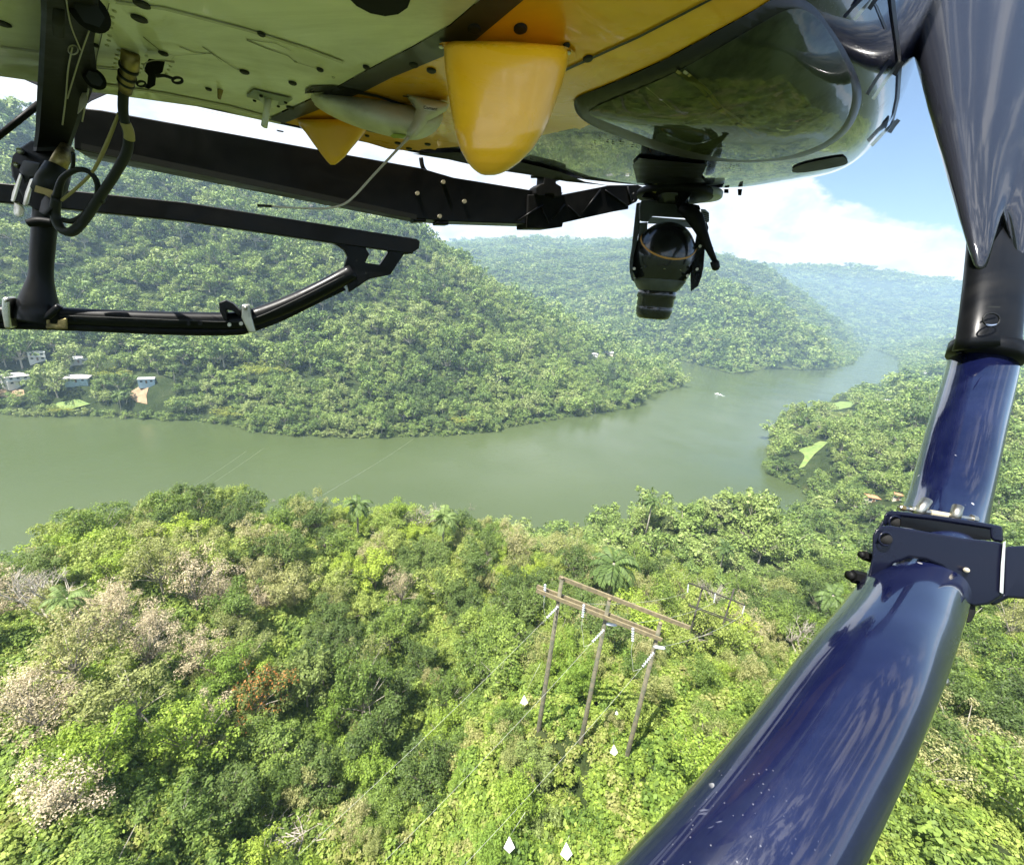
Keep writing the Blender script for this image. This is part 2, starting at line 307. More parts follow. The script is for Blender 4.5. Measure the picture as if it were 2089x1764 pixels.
LM = {
 'mid':   leafmat('leaf_mid_green', [(.10, .155, .032), (.155, .225, .045), (.22, .29, .055), (.28, .33, .08)]),
 'bright': leafmat('leaf_bright_green', [(.17, .26, .04), (.24, .33, .045), (.32, .40, .055)]),
 'dark':  leafmat('leaf_dark_green', [(.065, .10, .026), (.10, .15, .036), (.14, .195, .048)]),
 'grey':  leafmat('leaf_grey_green', [(.12, .165, .045), (.17, .22, .06), (.24, .29, .09)]),
 'olive': leafmat('leaf_olive', [(.19, .22, .07), (.27, .29, .095), (.36, .33, .17)]),
 'dry':   leafmat('leaf_dry_pink', [(.32, .27, .16), (.44, .37, .23), (.54, .45, .31)], tr=.15),
 'rust':  leafmat('leaf_rust', [(.07, .11, .03), (.10, .15, .035), (.13, .17, .04), (.15, .18, .04), (.17, .16, .04), (.42, .17, .05)], var=1.3),
 'far':   leafmat('leaf_distant', [(.07, .11, .034), (.115, .18, .046), (.175, .25, .06), (.21, .28, .072), (.24, .29, .10)], patch=70, tr=.16),
 'vine':  leafmat('leaf_vine', [(.10, .17, .03), (.17, .25, .04), (.24, .32, .05), (.28, .28, .10)], patch=9),
 'palm':  leafmat('leaf_palm', [(.07, .12, .035), (.12, .18, .05), (.19, .26, .08)]),
 'bamboo': leafmat('leaf_bamboo', [(.22, .27, .06), (.30, .33, .07), (.38, .36, .09)]),
}
bark = mat('bark', (.16, .13, .10), rough=.9, noise=(3, (.32, .29, .24), .4, .62), bump=(20, .6, .02))
palebark = mat('pale_bark', (.42, .38, .31), rough=.85, noise=(4, (.22, .19, .15), .45, .65))

def tube_geo(path, rad, n=6, V=None, F=None):
    V = [] if V is None else V; F = [] if F is None else F
    path = [Vector(p) for p in path]; base = len(V); k = len(path)
    if isinstance(rad, (int, float)): rad = [rad]*k
    t0 = (path[1]-path[0]).normalized(); up = Vector((0, 0, 1)) if abs(t0.z) < .9 else Vector((1, 0, 0))
    a = t0.cross(up).normalized()
    for i, p in enumerate(path):
        t = (path[min(i+1, k-1)]-path[max(i-1, 0)]).normalized(); a = (a-t*a.dot(t)).normalized(); b_ = t.cross(a)
        for j in range(n):
            th = 2*math.pi*j/n; V.append(p+(a*math.cos(th)+b_*math.sin(th))*rad[i])
    for i in range(k-1):
        for j in range(n):
            F.append((base+i*n+j, base+i*n+(j+1) % n, base+(i+1)*n+(j+1) % n, base+(i+1)*n+j))
    F.append(tuple(base+j for j in range(n-1, -1, -1))); F.append(tuple(base+(k-1)*n+j for j in range(n)))
    return V, F
def leaf_cloud(lobes, n, size, seed, flat=.45, aspect=.55, fill=.25):
    """many small leaf faces spread over and inside a set of ellipsoid boughs"""
    g = np.random.default_rng(seed); lobes = np.array(lobes)
    wts = lobes[:, 3]*lobes[:, 4]; li = g.choice(len(lobes), n, p=wts/wts.sum()); lb = lobes[li]
    d = g.normal(size=(n, 3)); d /= np.linalg.norm(d, axis=1)[:, None]; d[:, 2] = np.where(d[:, 2] < -.35, -d[:, 2], d[:, 2])
    rr = np.where(g.random(n) < fill, g.random(n)**.5, 1-.18*g.random(n)**1.5)*(1+.16*g.normal(size=n)*(g.random(n) < .35))
    # bumps: leaves gather in sprays
    bump = 1+.2*np.sin(d[:, 0]*7+lb[:, 0]*3)+.11*np.sin(d[:, 1]*8+lb[:, 1]*5+1)+.1*np.sin(d[:, 2]*9)
    c_ = lb[:, :3]+d*rr[:, None]*bump[:, None]*np.column_stack([lb[:, 3], lb[:, 3], lb[:, 4]])
    nn = d*.9+g.normal(size=(n, 3))*.42+np.array([0, 0, flat]); nn /= np.linalg.norm(nn, axis=1)[:, None]
    t = np.cross(nn, g.normal(size=(n, 3))); t /= np.linalg.norm(t, axis=1)[:, None]; b_ = np.cross(nn, t)
    s = size*(.4+1.5*g.random(n)**2.2)[:, None]
    co = np.stack([c_-t*s*.5, c_-b_*s*aspect*.5+nn*s*.06, c_+t*s*.5, c_+b_*s*aspect*.5+nn*s*.06], 1).reshape(-1, 3)
    return co, g.random(n)
def quads_mesh(name, co, tint, m):
    me = bpy.data.meshes.new(name); n = len(co)//4
    me.vertices.add(len(co)); me.vertices.foreach_set('co', co.ravel()); me.loops.add(n*4); me.loops.foreach_set('vertex_index', np.arange(n*4))
    me.polygons.add(n); me.polygons.foreach_set('loop_start', np.arange(n)*4); me.polygons.foreach_set('loop_total', np.full(n, 4))
    a = me.attributes.new('tint', 'FLOAT', 'FACE'); a.data.foreach_set('value', tint)
    me.update(); me.materials.append(m)
    return me
def add_trunk(me, V, F, m):
    """append trunk geometry to an existing leaf mesh as a second material"""
    bm = bmesh.new(); bm.from_mesh(me); vs = [bm.verts.new(v) for v in V]
    for f in F:
        try: fc = bm.faces.new([vs[i] for i in f]); fc.material_index = 1
        except ValueError: pass
    bm.to_mesh(me); bm.free(); me.materials.append(m)
def make_lobes(g, n, R_, H, z0):
    out = [(0, 0, z0, R_*.45, H*.42)]
    for i in range(n):
        a = g.random()*6.283; r = R_*(.28+.75*g.random()); z = z0+(g.random()-.45)*H*.8
        q = R_*(.13+.25*g.random()); out.append((math.cos(a)*r, math.sin(a)*r, z, q, q*(.6+.35*g.random())))
    return out
# unit prototypes: crown about 2 across (radius 1), standing on z=0
def crown_proto(kind, seed, n, leaf, nl=11, z0=1.25, H=1.5, asp=.55):
    g = random.Random(seed); lobes = make_lobes(g, nl, 1.0, H, z0)
    co, t = leaf_cloud(lobes, n, leaf, seed, aspect=asp)
    return co, t, lobes
def trunk_proto(lobes, seed, h0=0.0, r=.07):
    g = random.Random(seed+99); V, F = [], []
    top = lobes[0]; p0 = (0, 0, -1.2); p1 = (g.uniform(-.1, .1), g.uniform(-.1, .1), top[2]*.55)
    tube_geo([p0, (g.uniform(-.05, .05), 0, 0), p1, (top[0], top[1], top[2])], [r*1.25, r, r*.75, r*.35], 6, V, F)
    for lb in lobes[1:]:
        tube_geo([p1, ((p1[0]+lb[0])*.5, (p1[1]+lb[1])*.5, p1[2]*.5+lb[2]*.5+.03), lb[:3]], [r*.45, r*.28, r*.12], 4, V, F)
        for q in range(2):
            dx, dy, dz = g.uniform(-1, 1), g.uniform(-1, 1), g.uniform(.2, 1.2); k = lb[3]*.95/math.sqrt(dx*dx+dy*dy+dz*dz); tube_geo([lb[:3], (lb[0]+dx*k*.5, lb[1]+dy*k*.5, lb[2]+dz*k*.6), (lb[0]+dx*k*1.2, lb[1]+dy*k*1.2, lb[2]+dz*k*1.25)], [r*.14, r*.09, r*.03], 3, V, F)
    return V, F
def bare_geo(seed, H=1.0, levels=4, r=.045, spread=.62):
    g = random.Random(seed); V, F = [], []
    def br(p, d, ln, r, lv):
        q = p+d*ln*.5+Vector((g.uniform(-1, 1), g.uniform(-1, 1), 0))*ln*.07; e = p+d*ln
        tube_geo([p, q, e], [r, r*.8, r*.6], 5 if lv > 1 else 3, V, F)
        if lv <= 0: return
        for k in range(3 if lv < levels else 4):
            s = Vector((g.uniform(-1, 1), g.uniform(-1, 1), g.uniform(-.15, .8))).normalized(); nd = (d*(1-spread*.62)+s*spread).normalized()
            br(p+d*ln*g.uniform(.55, 1), nd, ln*g.uniform(.55, .78), r*.57, lv-1)
    br(Vector((0, 0, -.3)), Vector((g.uniform(-.1, .1), g.uniform(-.1, .1), 1)).normalized(), H*.62, r, levels)
    return V, F
def palm_geo(seed, nf=15, L=1.0, trunk_h=2.2, leaflets=38):
    g = random.Random(seed); fr = []; tint = []
    for k in range(nf):
        a = 2*math.pi*k/nf+g.uniform(-.2, .2); el = g.uniform(.15, 1.25) if k % 3 else g.uniform(-.3, .3)
        d = Vector((math.cos(a), math.sin(a), 0)); p = Vector((0, 0, trunk_h)); dirv = d*math.cos(el)+Vector((0, 0, math.sin(el)))
        pts = []; ll = L*g.uniform(.85, 1.15)
        for i in range(11):
            pts.append(p.copy()); p = p+dirv*ll/10; dirv = (dirv+Vector((0, 0, -.17-.02*i))).normalized()
        side = d.cross(Vector((0, 0, 1)))
        for i in range(leaflets):
            f = .1+.9*i/leaflets; x = f*10; i0 = min(9, int(x)); q = pts[i0].lerp(pts[i0+1], x-i0); tg = (pts[i0+1]-pts[i0]).normalized()
            for sgn in (-1, 1):
                ln = L*.27*math.sin(math.pi*min(1, .12+f*.86))**.6; v = (side*sgn+tg*.55+Vector((0, 0, -.35-g.random()*.4))).normalized()*ln; wv = tg*L*.026
                fr += [q-wv*.5, q+v*.5-wv, q+v, q+v*.5+wv]; tint.append(g.random())
    return np.array([tuple(v) for v in fr]), np.array(tint)

# ---------- prototypes that are scattered by the thousand
PROTO = {}
def proto_obj(key, me):
    o = bpy.data.objects.new(key, me); PROTO[key] = o; return o
def far_proto(key, m, seed, n, leaf, nl=9, z0=.9, H=1.5):
    co, t, lobes = crown_proto(key, seed, n, leaf, nl, z0, H); me = quads_mesh(key, co, t, m); return proto_obj(key, me)
FARK = [far_proto('far_crown_%d' % i, LM['far'], 40+i, 230, .30, nl=8) for i in range(5)]
MIDK = [far_proto('mid_crown_%d' % i, LM['far'], 60+i, 1500, .13, nl=17, z0=1.1) for i in range(6)]
for i in range(6):
    V, F = trunk_proto(make_lobes(random.Random(60+i), 17, 1.0, 1.5, 1.1), 60+i, r=.05); add_trunk(MIDK[i].data, V, F, palebark)
VINEK = []
for i in range(4):
    g = random.Random(200+i); lob = [(g.uniform(-1, 1), g.uniform(-1, 1), g.uniform(.05, .35), g.uniform(.25, .5), g.uniform(.15, .38)) for _ in range(9)]
    co, t = leaf_cloud(lob, 1500, .13, 300+i, flat=.7, aspect=.7); VINEK.append(proto_obj('vine_%d' % i, quads_mesh('vine_%d' % i, co, t, LM['vine'])))
VINED = []
for i in range(3):
    m_ = VINEK[i].data.copy(); m_.materials[0] = LM['mid']; VINED.append(proto_obj('shade_vine_%d' % i, m_))  # deeper green copies put the shade between the trees into the leaf colour
BAM = []
for i in range(2):
    g = random.Random(500+i); co_l, t_l = [], []
    for k in range(34):
        a = g.random()*6.28; p = Vector((math.cos(a)*.15, math.sin(a)*.15, 0)); dv = Vector((math.cos(a)*g.uniform(.1, .5), math.sin(a)*g.uniform(.1, .5), 1)).normalized()
        lob = []
        for s in range(7):
            p = p+dv*.3; dv = (dv+Vector((math.cos(a)*.16, math.sin(a)*.16, -.2))).normalized()
            if s > 1: lob.append((p.x, p.y, p.z, .14, .12))
        co, t = leaf_cloud(lob, 75, .13, 600+k+50*i, flat=0, aspect=.3); co_l.append(co); t_l.append(t)
    BAM.append(quads_mesh('bamboo_crown', np.vstack(co_l), np.concatenate(t_l), LM['bamboo']))

def scatter(name, P, scl, kind_idx, protos, label, group=None):
    """one object: points carrying instances of the crown meshes"""
    me = bpy.data.meshes.new(name); me.vertices.add(len(P)); me.vertices.foreach_set('co', np.asarray(P, float).ravel())
    for nm, ty, val in (('scl', 'FLOAT_VECTOR', scl), ('rotz', 'FLOAT', rng.random(len(P))*6.283), ('kid', 'INT', kind_idx)):
        a = me.attributes.new(nm, ty, 'POINT')
        if ty == 'FLOAT_VECTOR': a.data.foreach_set('vector', np.asarray(val, float).ravel())
        else: a.data.foreach_set('value', val)
    me.update(); o = bpy.data.objects.new(name, me); COL.objects.link(o)
    pc = bpy.data.collections.new(name+'_crowns')
    for q in protos: pc.objects.link(q)
    ng = bpy.data.node_groups.new(name, 'GeometryNodeTree'); ng.interface.new_socket('Geometry', in_out='INPUT', socket_type='NodeSocketGeometry'); ng.interface.new_socket('Geometry', in_out='OUTPUT', socket_type='NodeSocketGeometry')
    gi = ng.nodes.new('NodeGroupInput'); go = ng.nodes.new('NodeGroupOutput'); mp = ng.nodes.new('GeometryNodeMeshToPoints'); iop = ng.nodes.new('GeometryNodeInstanceOnPoints'); ci = ng.nodes.new('GeometryNodeCollectionInfo')
    ci.inputs['Collection'].default_value = pc; ci.inputs['Separate Children'].default_value = True; ci.inputs['Reset Children'].default_value = True
    def na_(nm, ty):
        a = ng.nodes.new('GeometryNodeInputNamedAttribute'); a.data_type = ty; a.inputs['Name'].default_value = nm; return [s for s in a.outputs if s.enabled and s.name == 'Attribute'][0]
    iop.inputs['Pick Instance'].default_value = True
    ng.links.new(gi.outputs[0], mp.inputs[0]); ng.links.new(mp.outputs[0], iop.inputs['Points']); ng.links.new(ci.outputs[0], iop.inputs['Instance']); ng.links.new(na_('kid', 'INT'), iop.inputs['Instance Index']); ng.links.new(na_('scl', 'FLOAT_VECTOR'), iop.inputs['Scale'])
    cx = ng.nodes.new('ShaderNodeCombineXYZ'); ng.links.new(na_('rotz', 'FLOAT'), cx.inputs[2]); ng.links.new(cx.outputs[0], iop.inputs['Rotation']); ng.links.new(iop.outputs[0], go.inputs[0])
    md = o.modifiers.new('scatter', 'NODES'); md.node_group = ng
    o['kind'] = 'stuff'; o['label'] = label
    return o

def polar_pts(D0, D1, n, g):
    a = np.radians(g.uniform(-60, 62, n)); D = np.sqrt(g.uniform(D0*D0, D1*D1, n)); return np.column_stack([D*np.sin(a), D*np.cos(a)])
def jitter_grid(D0, D1, k, g):
    """points whose spacing is the crown size k(D): accept by dart throwing on a hash grid"""
    out = []
    r = D0
    while r < D1:
        s = k(r); da = s/r
        a0 = g.random()*da
        for a in np.arange(-R(60)+a0, R(62), da): out.append((r+g.uniform(-.35, .35)*s, a+g.uniform(-.35, .35)*da))
        r += s*.86
    o = np.array(out); return np.column_stack([o[:, 0]*np.sin(o[:, 1]), o[:, 0]*np.cos(o[:, 1])])
g_ = np.random.default_rng(5)
# clearings where no big tree stands (in ground coordinates)
CLEAR = []
def clear_px(pts, z): CLEAR.append(np.array([atZ(u, v, z)[:2] for u, v in pts]))
def solve_px(u, v, h=0.0, Dmin=12, Dmax=6000):
    """the spot on the ground where something h metres tall has its top (or middle) at this place in view"""
    d = pray(u, v); hz = math.hypot(d[0], d[1]); D = np.exp(np.linspace(math.log(Dmin), math.log(Dmax), 900))
    P = np.column_stack([d[0]/hz*D, d[1]/hz*D]); z = HC+d[2]/hz*D; g = ground(P)+h
    i = np.argmax(z <= g); 
    if not (z <= g).any(): i = len(D)-1
    return np.array([P[i, 0], P[i, 1], g[i]-h])
clear_px([(-40, 800), (60, 795), (90, 770), (130, 850), (60, 850)], 12); clear_px([(95, 850), (130, 822), (190, 812), (200, 835), (150, 855)], 5)
clear_px([(262, 792), (312, 790), (305, 835), (268, 830)], 12); clear_px([(1628, 925), (1672, 903), (1690, 905), (1640, 950), (1625, 965)], 12); clear_px([(1690, 822), (1738, 818), (1748, 828), (1715, 838), (1692, 838)], 2)
VINEZONE = np.array([atZ(u, v, 62)[:2] for u, v in [(560, 1640), (760, 1560), (900, 1500), (960, 1420), (1060, 1360), (1120, 1290), (1300, 1270), (1400, 1330), (1500, 1330), (1640, 1380), (1560, 1560), (1450, 1760), (1400, 1990), (300, 1990), (480, 1720)]])
KEEP = []
HOUSES = []   # filled below: (x, y) kept clear
def free(P):
    m = np.ones(len(P), bool)
    for c_ in CLEAR: m &= ~in_poly(P, c_)
    for h in HOUSES: m &= np.hypot(P[:, 0]-h[0], P[:, 1]-h[1]) > h[2]
    return m
# ---------------------------------------------------------------- houses
wallm = {k: mat('house_wall_'+k, c_, rough=.8, noise=(1.5, tuple(x*.75 for x in c_), .45, .75)) for k, c_ in dict(white=(.75, .74, .70), blue=(.38, .50, .58), cream=(.70, .62, .48), grey=(.5, .5, .5)).items()}
roofm = {k: mat('house_roof_'+k, c_, rough=.6, noise=(1.2, tuple(x*.7 for x in c_), .4, .7)) for k, c_ in dict(pale=(.66, .62, .58), grey=(.48, .48, .48), orange=(.52, .24, .12), white=(.8, .8, .8)).items()}
glassd = mat('window_glass', (.03, .04, .05), rough=.1); doorm = mat('door_wood', (.16, .09, .05), rough=.6); earth = mat('bare_earth', (.36, .24, .14), rough=.95, noise=(.3, (.25, .17, .09), .4, .65), bump=(2, .5, .2))
def box(name, x0, x1, y0, y1, z0, z1, m, parent):
    v = [(x, y, z) for z in (z0, z1) for x, y in ((x0, y0), (x1, y0), (x1, y1), (x0, y1))]
    return mesh_np(name, v, [(3, 2, 1, 0), (4, 5, 6, 7), (0, 1, 5, 4), (1, 2, 6, 5), (2, 3, 7, 6), (3, 0, 4, 7)], m, parent)
def house(u, v, wpx, st, wall, roof, label, rot=0.0, hip=True, group=None, dpt=.8):
    p = solve_px(u, v, 1.5*st); D = math.hypot(p[0], p[1]); dep = float(proj(p)[2]); W = wpx/FPX*dep; T = W*dpt; H = 2.8*st
    e = empty('house', tuple(p)); e.rotation_euler.z = -math.atan2(p[0], p[1])+rot; tag(e, label, 'house', group)
    HOUSES.append((p[0], p[1], W*.62)); t_ = np.array([p[0], p[1]])/D; HOUSES.append((p[0]-t_[0]*W*.8, p[1]-t_[1]*W*.8, W*.5)); KEEP.append((u-wpx*.42, v-wpx*.35, u+wpx*.42, v+wpx*.12, dep-1))
    b_ = box('wall', -W/2, W/2, -T/2, T/2, -3, H, wallm[wall], e)
    o = W*.07
    if hip: mesh_np('roof', [(-W/2-o, -T/2-o, H), (W/2+o, -T/2-o, H), (W/2+o, T/2+o, H), (-W/2-o, T/2+o, H), (-W*.22, 0, H+W*.15), (W*.22, 0, H+W*.15), (-W/2-o, -T/2-o, H-.15), (W/2+o, -T/2-o, H-.15), (W/2+o, T/2+o, H-.15), (-W/2-o, T/2+o, H-.15)],
                    [(0, 1, 5, 4), (1, 2, 5), (2, 3, 4, 5), (3, 0, 4), (6, 7, 1, 0), (7, 8, 2, 1), (8, 9, 3, 2), (9, 6, 0, 3), (9, 8, 7, 6)], roofm[roof], e)
    else:
        box('roof', -W/2-o*.4, W/2+o*.4, -T/2-o*.4, T/2+o*.4, H, H+.25, roofm[roof], e)
    for s in range(st):
        for k in (-.3, 0, .3):
            if s == 0 and k == 0: box('door', -.5, .5, -T/2-.05, -T/2+.02, .1, 2.2, doorm, e); continue
            wn = box('window', W*k-.65, W*k+.65, -T/2-.05, -T/2+.02, 2.8*s+1.0, 2.8*s+2.2, glassd, e)
            mesh_np('frame', [(W*k-.72, -T/2-.08, 2.8*s+.9), (W*k+.72, -T/2-.08, 2.8*s+.9), (W*k+.72, -T/2-.08, 2.8*s+1.0), (W*k-.72, -T/2-.08, 2.8*s+1.0), (W*k-.72, -T/2, 2.8*s+.9), (W*k+.72, -T/2, 2.8*s+.9), (W*k+.72, -T/2, 2.8*s+1.0), (W*k-.72, -T/2, 2.8*s+1.0)], [(0, 1, 2, 3), (4, 7, 6, 5), (0, 4, 5, 1), (3, 2, 6, 7), (0, 3, 7, 4), (1, 5, 6, 2)], wallm['white'], wn)
    if st > 1:
        bl = box('balcony', -W/2, W/2, -T/2-1.2, -T/2, 2.7, 2.9, wallm['white'], e)
        for k in range(5): box('rail_post', -W/2+.1+k*(W-.4)/4, -W/2+.25+k*(W-.4)/4, -T/2-1.18, -T/2-1.05, -2.6 if k in (0, 4) else 2.9, 3.8, wallm['white'], bl)
    return e
house(75, 727, 24, 2, 'white', 'white', 'white flat-roofed two-storey house standing highest among the trees at far left', hip=False)
house(33, 779, 34, 2, 'white', 'pale', 'two-storey white house with hipped pale roof and balcony above the shore', rot=.3)
house(163, 738, 26, 1, 'grey', 'white', 'pale low house half hidden among trees beside the bamboo', rot=-.2)
house(159, 776, 34, 1, 'blue', 'pale', 'blue-grey house with low pale roof between two clumps of trees', rot=-.25)
house(300, 780, 26, 1, 'blue', 'grey', 'small blue house with flat grey roof above the bare dirt yard', hip=False, rot=-.1)
house(1213, 724, 13, 1, 'white', 'pale', 'tiny white house on the wooded ridge left of the promontory tip', group=None)
house(1243, 722, 16, 1, 'cream', 'white', 'tiny cream house beside the white one on the wooded ridge')
house(1812, 818, 12, 1, 'white', 'white', 'small white house in the trees of the right bank near the green meadow')
house(1778, 1018, 20, 1, 'cream', 'orange', 'house with orange roof in the trees left of the blue tube', rot=.5)
house(1832, 1014, 14, 1, 'cream', 'orange', 'smaller orange-roofed house touching the edge of the blue tube', rot=.2)
house(1893, 760, 12, 1, 'white', 'pale', 'pale house among distant trees just left of the blue tube')
# dirt yard, meadows and the pale bank: sheets draped on the ground
meadow = mat('meadow_grass', (.12, .20, .04), rough=.95, noise=(.25, (.20, .25, .07), .38, .62), bump=(1.5, .6, .3))
def patch(name, pts, z, m, h=.12):
    poly = np.array([solve_px(u, v)[:2] for u, v in pts]); c_ = poly.mean(0); V = []; F = []; K = 7; n = len(poly)
    for k in range(K+1):
        for p in poly:
            V.append(c_+(p-c_)*k/K)
    V = np.array(V); Z = np.maximum(ground(V), .3)+h
    for k in range(K):
        for i in range(n): F.append((k*n+i, k*n+(i+1) % n, (k+1)*n+(i+1) % n, (k+1)*n+i))
    o = mesh_np(name, np.column_stack([V, Z]), F, m, smooth=True); o['kind'] = 'structure'; CLEAR.append(c_+(poly-c_)*1.05); return o
CLEAR.clear()
patch('dirt_yard', [(268, 800), (290, 795), (306, 795), (300, 815), (302, 832), (280, 826), (264, 812)], 12, earth, .5)
patch('dirt_yard', [(0, 800), (25, 797), (50, 802), (52, 812), (25, 818), (2, 815)], 12, earth, .5)
patch('meadow', [(95, 845), (120, 828), (160, 820), (185, 826), (150, 842), (110, 850)], 5, meadow, .5)
patch('meadow', [(1630, 918), (1672, 903), (1690, 903), (1660, 930), (1640, 955), (1628, 960)], 12, meadow, .6)
patch('meadow', [(1692, 826), (1715, 820), (1745, 821), (1735, 832), (1712, 836), (1694, 837)], 2, meadow, .5)
patch('meadow', [(1600, 1066), (1625, 1046), (1655, 1042), (1665, 1052), (1640, 1062), (1615, 1070)], 2, meadow, .5)

# ---------------------------------------------------------------- individual trees
BARKS = {'mid': palebark, 'bright': bark, 'dark': bark, 'grey': palebark, 'olive': palebark, 'dry': bark, 'rust': palebark}
NEARM = {}
for kind in ('mid', 'bright', 'dark', 'grey', 'olive', 'dry', 'rust'):
    lst = []
    for s in range(5 if kind in ('mid', 'bright', 'olive') else 3):
        sd_ = hash_ = sum(map(ord, kind))*7+s; nl = 24; g = random.Random(sd_)
        z0 = g.uniform(1.1, 1.7); Hh = g.uniform(1.2, 1.9)
        n = {'dry': 5200, 'olive': 7500}.get(kind, 8000); lf = {'grey': .075, 'bright': .062, 'dry': .042, 'olive': .05}.get(kind, .062)
        co, t, lobes = crown_proto(kind, sd_, n, lf, nl, z0, Hh, asp=.62)
        me = quads_mesh(kind+'_crown', co, t, LM[kind]); V, F = trunk_proto(lobes, sd_, r=.05)
        tm = bpy.data.meshes.new('trunk'); tm.from_pydata([tuple(v) for v in V], [], F); tm.materials.append(BARKS[kind]); lst.append((me, tm))
    NEARM[kind] = lst
def place_tree(p, s, kind, label, group=None, idx=None, zs=1.0, cat='tree', name='broadleaf_tree', crown=True):
    e = empty(name, tuple(p)); e.rotation_euler.z = rnd.random()*6.28; e.scale = (s*rnd.uniform(.9, 1.1), s*rnd.uniform(.9, 1.1), s*zs)
    tag(e, label, cat, group); me, tm = NEARM[kind][idx if idx is not None else rnd.randrange(len(NEARM[kind]))]
    for nm, m_ in (('crown', me), ('trunk', tm)):
        o = bpy.data.objects.new(nm, m_); COL.objects.link(o); o.parent = e
    return e
bareM = []
for i in range(3):
    V, F = bare_geo(900+i, 1.0, 5, .035); m_ = bpy.data.meshes.new('branches'); m_.from_pydata([tuple(v) for v in V], [], F); m_.materials.append(palebark); bareM.append(m_)
def place_bare(u, v, s, label, i=0, h=None):
    p = solve_px(u, v, (h or s)*.9); e = empty('bare_tree', tuple(p)); e.scale = (s, s, s); e.rotation_euler.z = rnd.random()*6; tag(e, label, 'tree')
    o = bpy.data.objects.new('branches', bareM[i]); COL.objects.link(o); o.parent = e; TAKEN.append((p[0], p[1], s*.5)); keep(u, v, s*.42, p, s*.45); return e
def place_palm(u, v, cr, ht, label, seed=0, group=None, nf=16):
    p = solve_px(u, v, ht); e = empty('palm_tree', tuple(p)); tag(e, label, 'palm', group)
    co, t = palm_geo(seed, nf, cr, ht); fm = quads_mesh('fronds', co, t, LM['palm']); o = bpy.data.objects.new('fronds', fm); COL.objects.link(o); o.parent = e
    V, F = tube_geo([(0, 0, -2), (.1, 0, ht*.4), (.05, .05, ht)], [.22*cr/3, .17*cr/3, .13*cr/3], 8)
    mesh_np('trunk', V, F, palebark, e, smooth=True); TAKEN.append((p[0], p[1], cr*.75)); keep(u, v, cr*.85, p, cr*.7); return e
TAKEN = []
def keep(u, v, r, p, lower=0):
    dep = float(proj(np.asarray(p, float))[2]); k = FPX/dep; KEEP.append((u-r*k, v-r*k, u+r*k, v+lower*k, dep-.5))
def shows(P, Z, r):
    """trees that would hide one of the plants or posts singled out stay out"""
    m = np.ones(len(P), bool)
    if not len(P): return m
    q = proj(np.column_stack([P, Z+r*1.1])); k = FPX/np.maximum(q[:, 2], 1)*r
    for a, b, c_, d_, dep in KEEP: m &= ~((q[:, 2] < dep) & (q[:, 0]+k*.75 > a) & (q[:, 0]-k*.75 < c_) & (q[:, 1]-k*1.0 < d_) & (q[:, 1]+k*.6 > b))
    return m
KEEP.append((1395, 1180, 1520, 1310, 61.5))
KEEP.append((1632, 908, 1684, 950, 330)); KEEP.append((1698, 818, 1740, 834, 590))
for b_ in ((1762, 716, 1795, 772), (1795, 728, 1836, 752), (1715, 762, 1800, 777), (1640, 772, 1730, 796)): KEEP.append((*b_, 2400)); KEEP.append((1085, 1180, 1410, 1560, 34))
place_palm(1252, 1150, 5.6, 11, 'large palm with drooping silvery fronds right behind the three-pole power frame', 1, nf=24)
place_palm(136, 1222, 2.3, 7.0, 'bright green palm beside the bare tree at the left edge of the near slope', 2)
place_palm(1331, 1024, 3.6, 13.0, 'tall slim palm standing at the left end of the tree mound over the water', 3, nf=16)
place_palm(728, 1030, 4.0, 9.0, 'palm poking above the crest in the middle of the near slope', 4)
place_palm(905, 1058, 4.0, 9.0, 'palm on the crest right below the pale bare branches', 5)
place_palm(1700, 1215, 3.8, 9, 'palm among dark trees just left of the big clamp bracket', 6)
place_palm(1480, 1118, 3.6, 9, 'yellowish palm on the slope below the tree mound', 7)
for i, (u, v) in enumerate([(503, 752), (352, 750), (242, 812), (10, 765), (1700, 600), (632, 735), (700, 760), (265, 700)]):
    if i != 4: place_palm(u, v, 4.5, 11, 'slender palm rising among the trees of the far left shore', 10+i, group='palms on the far left shore', nf=11)
place_bare(62, 1175, 8.5, 'bare leafless tree with pale forked branches at the left edge', 0)
place_bare(555, 1025, 6.5, 'small white leafless tree on the crest left of the middle', 1)
place_bare(868, 1030, 8.5, 'wide white leafless crown standing against the water on the crest', 2)
place_bare(965, 1035, 7.5, 'leafless crown with pinkish twigs right of the white one on the crest', 0)
place_bare(1655, 1290, 8, 'bare branching shrub-like tree in the pale scrub beside the blue tube', 1)
place_bare(1468, 1195, 8, 'grey leafless tree behind the two-pole power frame', 2)
# named by what sets them apart
def special(u, v, s, kind, label, h=2.0, zs=1.0, idx=None):
    p = solve_px(u, v, s*h*zs*.72); place_tree(p, s, kind, label, zs=zs, idx=idx); TAKEN.append((p[0], p[1], s*.8)); keep(u, v, s*.5, p, s*.5)
special(530, 1420, 3.0, 'rust', 'tree with rusty orange flowers among its dark leaves, middle of the near slope')
special(820, 1200, 2.6, 'dry', 'sparse pinkish tree with a long pale stem left of the power poles', zs=1.5)
special(540, 1215, 2.4, 'dry', 'small pink-brown tree in the gap left of the middle of the slope')
special(235, 1270, 3.2, 'dry', 'widest pink-brown tree right of the bright green palm at left', zs=1.1)
special(300, 1330, 2.6, 'dry', 'pink-brown tree below the widest one at left of the slope')
special(70, 1440, 2.8, 'dry', 'pale dried-out tree at the left edge above the lone pink tree')
special(130, 1590, 2.6, 'dry', 'pink dried-out tree standing alone low on the left', zs=1.2)
special(575, 1130, 3.4, 'dark', 'dark green dense tree standing out below the crest left of the middle', zs=1.3)
special(180, 1540, 2.6, 'bright', 'lime green tree just above the lone pink tree', zs=1.2)
special(690, 1440, 2.0, 'bright', 'narrow yellow-green tree to the right of the rusty flowered tree', zs=1.5)
special(650, 1290, 2.2, 'grey', 'tree with large pale green umbrella leaves in the middle of the slope')
